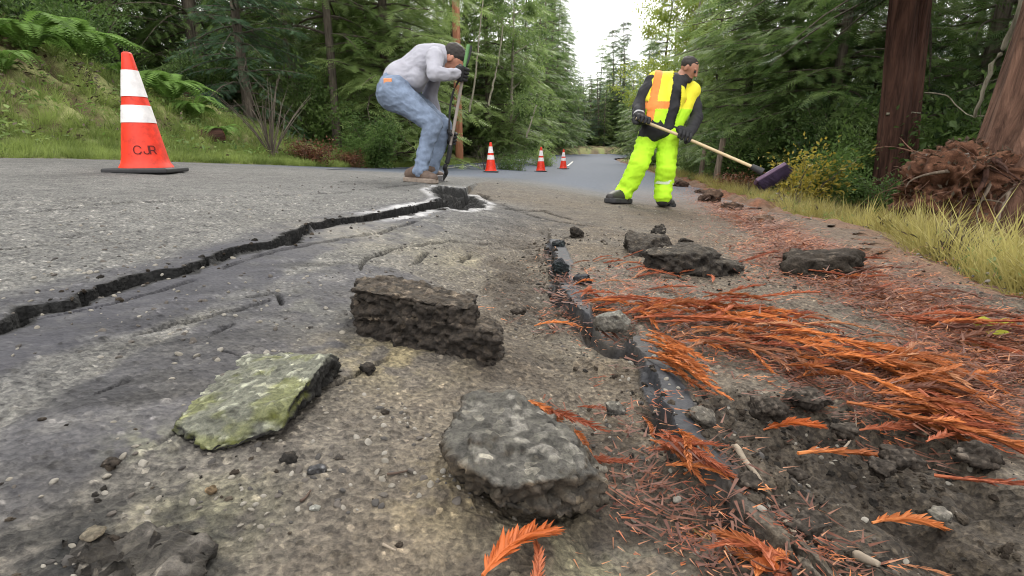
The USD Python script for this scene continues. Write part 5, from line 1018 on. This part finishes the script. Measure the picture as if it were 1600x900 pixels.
cufr = ring(K(998, 180, -.12), armR[3][0] - armR[1][0], .066 * W, .022); put('cuff', cufr, plain('grey_cuff', (.35, .35, .36), .9, .1, .1, 20), w2, o2)
hR, hL = K(1004, 189, -.19), K(1068, 214, -.17); ba = hL - hR; ba /= np.linalg.norm(ba)
put('glove', grip(armR[-1][0], hR, -ba, .013, -1, 1.2), M_GLOVE, w2, o2); put('glove', grip(armL[-1][0], hL, ba, .013, 1, 1.2), M_GLOVE, w2, o2)
for hl, te, an in (((981, 317), (951, 318), legR[-1][0]), ((1038, 321), (1034, 330), legL[-1][0])):
    a_, b_ = on_road(*hl), on_road(*te); 
    if hl[0] > 1000: b_ = a_ + np.array([-.01, -.27, 0]); b_[2] = road_at(b_[0], b_[1])
    up_, so_ = boot(a_, b_, np.asarray(an) + [0, 0, -.03]); put('shoe_upper', up_, M_BLKSHOE, w2, o2); put('shoe_sole', so_, M_RUBBER, w2, o2)
# broom
end = K(1190, 267, -.35); br = thing('push_broom', 'push broom with a pale wooden handle and dark purple bristles, raised over the verge', 'broom', end)
put('handle', tube([hR - ba * .05, hR, hL, (hL + end) / 2, end], .0105, 12), plain('broom_handle', (.46, .36, .22), .6, .3, .15, 20), br, end)
h0, h1 = K(1180, 285, -.36), K(1226, 258, -.34); ha = h1 - h0; hl_ = np.linalg.norm(ha); ha /= hl_; hd = end - hL; hd -= ha * (hd @ ha); hd /= np.linalg.norm(hd); hn = np.cross(ha, hd)
bl = rounded_box(hl_, .055, .026, .008); Rm = np.stack([ha, hn, hd], 1); mid = (h0 + h1) / 2 
put('broom_head', (np.array(bl.vertices) @ Rm.T + mid, np.array(bl.faces)), plain('broom_block', (.085, .052, .085), .6, .3, .25, 25), br, end)
g = np.random.default_rng(4); nb = 700; b0 = np.stack([g.uniform(-.48, .48, nb) * hl_, g.uniform(-.027, .027, nb), np.full(nb, .014)], 1); bt = b0 + np.stack([g.normal(0, .008, nb), g.normal(0, .008, nb) + b0[:, 1] * .4, g.uniform(.055, .075, nb)], 1)
wv = np.array([0.003, 0, 0]); tri = np.stack([b0 - wv, b0 + wv, bt], 1).reshape(-1, 3); wv2 = np.array([0, .003, 0]); tri2 = np.stack([b0 - wv2, b0 + wv2, bt], 1).reshape(-1, 3); tri = np.vstack([tri, tri2])
tag(put('bristles', (tri @ Rm.T + mid, np.arange(len(tri)).reshape(-1, 3)), plain('broom_bristles', (.035, .022, .045), .7, .2, .4, 40), br, end, smooth=False), kind='stuff')
put('socket', tube([end - (end - hL) / np.linalg.norm(end - hL) * .07, end + hd * .012], [.018, .024], 12), M_RUBBER, br, end)
# ---------------------------------------------------------------- fallen redwood sprays, leaves and twigs
def rust(name, c, var=.35, vary=.6):
    c = np.array(c); return usdkit.material(stage, '/World/Looks/' + name, {"geo": ("geometry", {}), "oi": ("object_info", {}), "a": ("math", {"math_type": "multiply_add", "value2": .45}), "o": ("math", {"math_type": "multiply_add", "value2": vary, "value3": .28 * (vary == 0)}),
        "r": ("rgb_ramp", {"ramp": [(0, tuple(c * (1 - var) * [.8, .7, .8])), (.5, tuple(c)), (1, tuple(np.minimum(c * (1 + var) * [1, 1.25, 1.3], 1)))]}), "p": ("principled_bsdf", {"roughness": .6, "specular_ior_level": .3}), "t": ("translucent_bsdf", {}), "m": ("mix_closure", {"fac": .2})},
        [("oi.random", "o.value1"), ("geo.random_per_island", "a.value1"), ("o.value", "a.value3"), ("a.value", "r.fac"), ("r.color", "p.base_color"), ("r.color", "t.color"), ("p.BSDF", "m.closure1"), ("t.BSDF", "m.closure2")], surface="m.closure")
R_OR, R_RED, R_BR, R_PK = rust('rust_orange_needles', (.50, .17, .05), .45), rust('rust_red_needles', (.36, .105, .045)), rust('brown_needles', (.15, .06, .035)), rust('pink_brown_needles', (.42, .20, .10))
def needle_spray(name, L, n, nl, ang, mat, seed, curve=.12, flat=.15, stem=.0011, width=.0016):
    """one fallen spray: a stem with two ranks of flat needles"""
    g = np.random.default_rng(seed); P = kind_prim(name); t = np.linspace(0, 1, 14); st = np.stack([L * (t - .5), curve * L * np.sin(t * 2.6 + seed) * t, .006 + .010 * np.sin(t * 3.1)], 1)
    sv = tube(st, np.linspace(stem * 1.5, stem * .6, 14), 5); ts = np.repeat(np.linspace(.06, 1, n), 2); sg = np.tile([-1, 1], n)
    p = np.stack([np.interp(ts, t, st[:, k]) for k in range(3)], 1); tg = np.stack([np.interp(ts, t, np.gradient(st[:, k])) for k in range(3)], 1); tg /= np.linalg.norm(tg, axis=1, keepdims=True)
    lat = np.stack([-tg[:, 1], tg[:, 0], 0 * ts], 1) * sg[:, None]; an = ang * g.uniform(.75, 1.2, 2 * n) * (1 - .35 * ts); d = tg * np.cos(an)[:, None] + lat * np.sin(an)[:, None]; d[:, 2] += g.normal(.10, flat, 2 * n)
    tpl = np.array([[[0, -.5, 0], [.55, -.42, .06], [1, 0, 0]], [[0, -.5, 0], [1, 0, 0], [0, .5, 0]], [[0, .5, 0], [1, 0, 0], [.55, .42, .06]]]) * [1, .10 * width / .0016, 1]
    ln = nl * np.sin(np.pi * (.12 + .80 * ts)) ** .6 * g.uniform(.75, 1.15, 2 * n); v = place(tpl, p, d, g.normal(0, .35, (2 * n, 3)) + [0, 0, 1], ln)
    obj('stem', sv, mat, P); obj('needles', soup(v), mat, P); return P
R_BRIGHT = rust('bright_rust_needles', (.56, .15, .035), .4, 0.0)
FL_ = [needle_spray('flat_spray_kind', .085, 34, .022, .8, R_OR, 1, width=.0026), needle_spray('narrow_spray_kind', .13, 34, .021, .42, R_OR, 2, .10, width=.0034), needle_spray('long_strand_kind', .19, 40, .024, .26, R_OR, 3, .16, .16, .0018, .0042),
       needle_spray('red_spray_kind', .12, 32, .021, .5, R_RED, 4, .14, width=.003), needle_spray('red_strand_kind', .17, 38, .022, .3, R_RED, 5, .24, .18, .0018, .0038), needle_spray('brown_strand_kind', .13, 30, .019, .4, R_BR, 6, .25, width=.003), needle_spray('pink_strand_kind', .15, 30, .021, .38, R_PK, 7, .28, width=.0034), needle_spray('wide_spray_kind', .11, 40, .027, .62, R_OR, 8, .10, .16, .0014, .0030), needle_spray('bright_spray_kind', .115, 44, .029, .60, R_BRIGHT, 8, .10, .14, .0014, .0032)]
def z_ground(x, y):
    zr = road_at(x, y); s, u = su(x, y); zl = float(land_at(x, y)); return max(zr, zl) if u - _bend(s) < float(_edgeR(s)) + .1 else max(zl, zr if u < float(_edgeR(s)) + .3 else -9)
def spray(k, px, py, rot, label, scale=1.0, lift=0.0, group=None, tilt=None, name='redwood_spray', cat='fallen spray'):
    p = hit(px, py); p[2] = z_ground(p[0], p[1]) + .002 + lift
    g_ = tilt if tilt is not None else (rng.normal(0, 8), rng.normal(0, 8), 0)
    return dup(FL_[k], label, cat, p, rot, group, scale, g_, name)
spray(8, 808, 864, 54, 'bright rust-orange flat redwood spray alone at the bottom middle', .82, .004)
spray(3, 835, 893, 80, 'small reddish spray under the bright orange one at the bottom edge', .6)
spray(1, 870, 500, 18, 'reddish spray lying left of the hole in the sealed joint', .75)
spray(8, 1240, 652, -8, 'single orange spray on the dark soil under the needle heap', .62, .012)
spray(7, 1435, 775, -4, 'orange-brown spray lying on the broken ground at the right', .72, .012, (4, 3, 0)) if False else spray(7, 1435, 775, -4, 'orange-brown spray lying on the broken ground at the right', .72, .012)
spray(6, 1478, 856, -62, 'small pinkish spray on the broken ground bottom right', .38, .006)
spray(1, 860, 640, -52, 'upper rust spray beside the rounded chunk', .8, .004); spray(3, 893, 655, -45, 'thick rust-red spray right of the rounded chunk', .85, .010); spray(1, 912, 672, -70, 'lowest rust spray beside the rounded chunk', .6)
spray(3, 945, 700, -18, 'reddish spray just below the rounded chunk, right side', .6); spray(3, 940, 622, -20, 'small red spray above the flat chip', .55); spray(1, 1018, 640, -85, 'thin upright orange spray left of the sealed joint', .5)
G_A, G_B, G_C, G_D = 'rust sprays heaped right of the sealed joint', 'red-brown sprays along the right road edge', 'scattered sprays on the muddy right lane', 'sprays caught along the sealed joint'
LA, LB, LC, LD = 'rust-orange redwood spray in the heap right of the sealed joint', 'red-brown redwood spray in the litter along the right road edge', 'reddish redwood spray scattered on the muddy right lane', 'rust-orange redwood spray caught along the sealed joint'
def along(line, n, spread, seed):
    g = np.random.default_rng(seed); line = np.asarray(line, float); t = g.uniform(0, len(line) - 1, n); i = np.arange(len(line)); return np.stack([np.interp(t, i, line[:, 0]) + g.normal(0, spread[0], n), np.interp(t, i, line[:, 1]) + g.normal(0, spread[1], n)], 1), g
pts, g = along([(1060, 520), (1150, 545), (1250, 570), (1350, 585), (1430, 598), (1470, 608)], 82, (24, 15), 1)
for px, py in pts: spray(int(g.choice([1, 1, 2, 2, 4, 6, 6, 0, 7, 5, 3])), px, py, g.normal(-14, 30), LA, g.uniform(.55, 1.05), abs(g.normal(.006, .018)), G_A)
pts, g = along([(1050, 500), (1130, 490), (1200, 505), (1250, 540)], 26, (18, 10), 2)
for px, py in pts: spray(int(g.choice([1, 2, 3, 4])), px, py, g.normal(-16, 25), LA, g.uniform(.7, 1.1), abs(g.normal(.004, .01)), G_A)
pts, g = along([(1420, 640), (1470, 668), (1520, 700)], 20, (16, 9), 3)
for px, py in pts: spray(int(g.choice([1, 2, 3, 4])), px, py, g.normal(-25, 25), LA, g.uniform(.6, .95), abs(g.normal(.006, .008)), G_A)
pts, g = along([(905, 462), (940, 470), (990, 492), (1030, 500)], 20, (10, 6), 4)
for px, py in pts: spray(int(g.choice([0, 1, 3, 4])), px, py, g.normal(-15, 35), LD, g.uniform(.6, 1.0), abs(g.normal(.004, .008)), G_D)
pts, g = along([(1045, 548), (1065, 575), (1078, 600)], 14, (7, 7), 5)
for px, py in pts: spray(int(g.choice([1, 2, 7])), px, py, g.normal(-65, 16), LD, g.uniform(.5, .8), abs(g.normal(.006, .012)), G_D)
pts, g = along([(1050, 688), (1075, 715), (1095, 740)], 11, (10, 8), 6)
for px, py in pts: spray(int(g.choice([1, 3, 3])), px, py, g.normal(-50, 30), LD, g.uniform(.45, .7), abs(g.normal(.003, .006)), G_D)
pts, g = along([(1150, 480), (1260, 510), (1340, 545), (1420, 570)], 18, (40, 14), 7)
for px, py in pts: spray(int(g.choice([3, 4, 5, 6, 6])), px, py, g.normal(-22, 22), LC, g.uniform(.5, 1.0), .001, G_C)
pts, g = along([(940, 400), (980, 430), (1040, 440), (1120, 450)], 18, (26, 10), 8)
for px, py in pts: spray(int(g.choice([3, 4, 6])), px, py, g.normal(-10, 35), LC, g.uniform(.5, .8), .001, G_C)
pts, g = along([(1200, 400), (1320, 430), (1400, 470), (1500, 505), (1590, 550)], 34, (34, 14), 9)
for px, py in pts: spray(int(g.choice([3, 4, 5, 5, 4, 1])), px, py, g.normal(-24, 24), LB, g.uniform(.7, 1.25), abs(g.normal(.004, .01)), G_B)
pts, g = along([(1180, 835), (1200, 865), (1240, 885)], 9, (12, 8), 10)
for px, py in pts: spray(int(g.choice([0, 3, 7])), px, py, g.uniform(0, 360), 'rust spray in the small pile at the bottom right below the joint', g.uniform(.4, .65), abs(g.normal(.004, .008)), 'rust sprays at the bottom right')
spray(2, 1335, 690, 12, 'long curved rust strand hanging below the needle heap', .85, .010); spray(4, 1590, 765, -35, 'rust strand cut by the right edge of the photo', .8, .006)
# fine needles as one mass
g = np.random.default_rng(31); n = 9000; X0, Y0 = [], []
for line, m, spx in (([(900, 440), (1060, 500), (1250, 560), (1480, 610), (1520, 640)], 1000, (60, 26)), ([(1180, 385), (1330, 435), (1480, 500), (1620, 580)], 1900, (45, 18)), ([(1060, 290), (1130, 325), (1200, 360), (1300, 410)], 1800, (16, 7)), ([(940, 640), (1080, 730), (1180, 850), (1300, 890)], 120, (60, 40))):
    line = np.asarray(line, float); t = g.uniform(0, len(line) - 1, m); i = np.arange(len(line)); qx, qy = np.interp(t, i, line[:, 0]) + g.normal(0, spx[0], m), np.interp(t, i, line[:, 1]) + g.normal(0, spx[1], m)
    a, b = (qx - 800) / F, (450 - qy) / F; dx, dy, dz = a, cP + b * sP, b * cP - sP; tt_ = np.full(m, 1.0)
    for _ in range(30): tt_ = np.clip((ground_z(dx * tt_, dy * tt_) - CAMZ) / dz, .2, 20) * .5 + tt_ * .5
    X0.append(dx * tt_); Y0.append(dy * tt_)
X0, Y0 = np.concatenate(X0), np.concatenate(Y0); Zr = ROADZ[ROADV.query(np.stack([X0, Y0], 1))[1]]; Zl = land_at(X0, Y0); s0, u0 = su(X0, Y0); Z0 = np.where(u0 < _edgeR(np.clip(s0, -60, 200)) + .15, np.maximum(Zr, Zl), Zl)
def needles(q, seed, mat, n=14, R=.022, l=.016):
    g = np.random.default_rng(seed); p = np.c_[g.normal(0, R, (n, 2)), np.abs(g.normal(.002, .003, n))]; a = g.normal(0, .8, n); d = np.stack([np.cos(a), np.sin(a), g.normal(.05, .15, n)], 1)
    to_mesh(q, *soup(place(np.array([[[0, -.06, 0], [1, 0, 0], [0, .06, 0]]]), p, d, g.normal(0, .3, (n, 3)) + [0, 0, 1], l * g.uniform(.6, 1.4, n))), mat)
scatter('needle_litter', [lambda q: needles(q, 1, R_RED), lambda q: needles(q, 2, R_BR, 16, .03, .02), lambda q: needles(q, 3, R_OR, 10), lambda q: needles(q, 4, R_PK, 10, .03), lambda q: needles(q, 5, R_BR, 20, .035, .03)], np.c_[X0, Y0, Z0 + .001], np.clip(.7 + .25 * np.hypot(X0, Y0), .8, 1.9), 'fine fallen needles strewn over the right side of the road', 'needle litter', .2, 31, g.normal(-.25, .5, len(X0)))
# single leaves
def leaf(label, px, py, size, rot, color, lobes=0, curl=.25, tilt=(0, 0, 0), lift=.004, name='fallen_leaf', wide=.5):
    p = hit(px, py); p[2] = z_ground(p[0], p[1]) + lift; th = np.linspace(0, 2 * np.pi, 72, endpoint=False); r = 1 - (.34 * (np.cos(lobes * th) < 0) * np.abs(np.cos(lobes * th)) if lobes else 0)
    rings = [np.zeros((1, 3))]; 
    for k in (.33, .66, 1.0): x = np.cos(th) * r * k; y = np.sin(th) * r * k * wide; rings.append(np.stack([x, y, curl * (y ** 2) * 1.4 + curl * .3 * x ** 2 + .02 * np.sin(th * 7) * k], 1))
    v = np.vstack(rings) * size; f = [[0, 1 + i, 1 + (i + 1) % 72] for i in range(72)]
    for q in (0, 1):
        for i in range(72): a, b, c, d = 1 + q * 72 + i, 1 + q * 72 + (i + 1) % 72, 1 + (q + 1) * 72 + (i + 1) % 72, 1 + (q + 1) * 72 + i; f += [[a, d, c], [a, c, b]]
    color = np.array(color, float); mt = leaf_mat('leaf_' + numbered('c'), tuple(np.array(color) * .6), tuple(color), tuple(np.minimum(np.array(color) * 1.3, 1)), .3, .5, 40)
    t = thing(name, label, 'leaf', p, rot, tilt=tilt); obj('blade', (v, np.array(f)), mt, t, smooth=True); obj('midrib', tube([[-size * 1.45, 0, .003], [-size * .9, 0, .002], [0, 0, .002], [size * .9, 0, size * curl * .3 + .001]], [.0012, .0012, .001, .0006], 5), R_BR, t)
leaf('bright yellow-green fallen leaf in the litter at the right edge', 1548, 532, .044, 10, (.36, .36, .03), 3, .5, (22, -8, 0), .026, wide=.6)
leaf('small curled brown leaf under the yellow one', 1520, 545, .030, -20, (.28, .13, .05), 0, .8, (10, 0, 0), .008)
leaf('tiny tan leaf below the sealed joint near the bottom', 1100, 790, .011, -60, (.40, .27, .10), 0, .3, (0, 0, 0), .006, wide=.4)
leaf('rust-coloured curled leaf at the bottom right beside the small pile', 1235, 876, .015, 30, (.26, .065, .025), 0, 1.3, (25, 10, 0), .008, wide=.5)
leaf('second rust-coloured leaf at the bottom edge right of the centre', 1200, 885, .013, 120, (.36, .09, .025), 0, 1.3, (-20, 25, 0), .010, wide=.5)
leaf('pale tan leaf on the soil at the right edge under the litter', 1582, 586, .020, -25, (.45, .33, .16), 0, .3, (0, 0, 0), .004, wide=.35)
def twig(label, a, b, r, mat, lift=.010, bend=.06):
    p, q = hit(*a), hit(*b); p[2] = z_ground(p[0], p[1]) + lift; q[2] = z_ground(q[0], q[1]) + lift; t = np.linspace(0, 1, 10)[:, None]; d = q - p; n = np.cross(d, [0, 0, 1]); P = p + d * t + n * bend * np.sin(t * 3.1) * (1 + .5 * np.sin(t * 7)) + np.array([0, 0, 1.0]) * (r * .6 * np.sin(t * 9))
    P[:, 2] = [z_ground(a_, b_) + r * .8 + lift * .3 for a_, b_ in P[:, :2]]; P[1:-1, 2] = (P[:-2, 2] + P[1:-1, 2] * 2 + P[2:, 2]) / 4
    x = thing('twig', label, 'twig', p); obj('wood', tube(P - p, np.linspace(r, r * .55, 10), 7), mat, x, smooth=True)
M_PALEW = plain('pale_dead_wood', (.24, .20, .155), .85, .15, .25, 60); M_DKW = plain('dark_twig_wood', (.07, .05, .04), .9, .1, .3, 50)
twig('pale splintered stick beside the sealed joint', (1150, 674), (1200, 722), .0045, M_PALEW); twig('short whitish stick lying in the broken ground', (1234, 770), (1288, 815), .0042, M_PALEW, .006, .04); twig('whitish stick end in the dark soil at the bottom right', (1345, 838), (1378, 862), .005, M_PALEW, .006, .03)
twig('thin pale twig crossing the litter at the bottom right', (1120, 800), (1150, 850), .0014, M_PALEW); twig('thin upright stem in the needle heap', (1325, 668), (1332, 612), .0014, M_PALEW, .012); twig('short dark twig on the near grey asphalt', (470, 786), (486, 770), .0015, M_DKW, .003)
twig('thin dark twig below the square block', (605, 745), (640, 735), .0014, M_DKW, .003); twig('long thin dark twig in the right road litter', (1335, 408), (1400, 446), .0035, M_PALEW, .01); twig('slim brown twig on the muddy lane', (1290, 495), (1370, 530), .0020, M_DKW, .004); twig('red-brown twig below the yellow leaf', (1490, 545), (1590, 560), .003, M_DKW, .008)
twig('short white splinter lying near the bottom middle', (598, 852), (618, 858), .0012, M_PALEW, .003, .0);
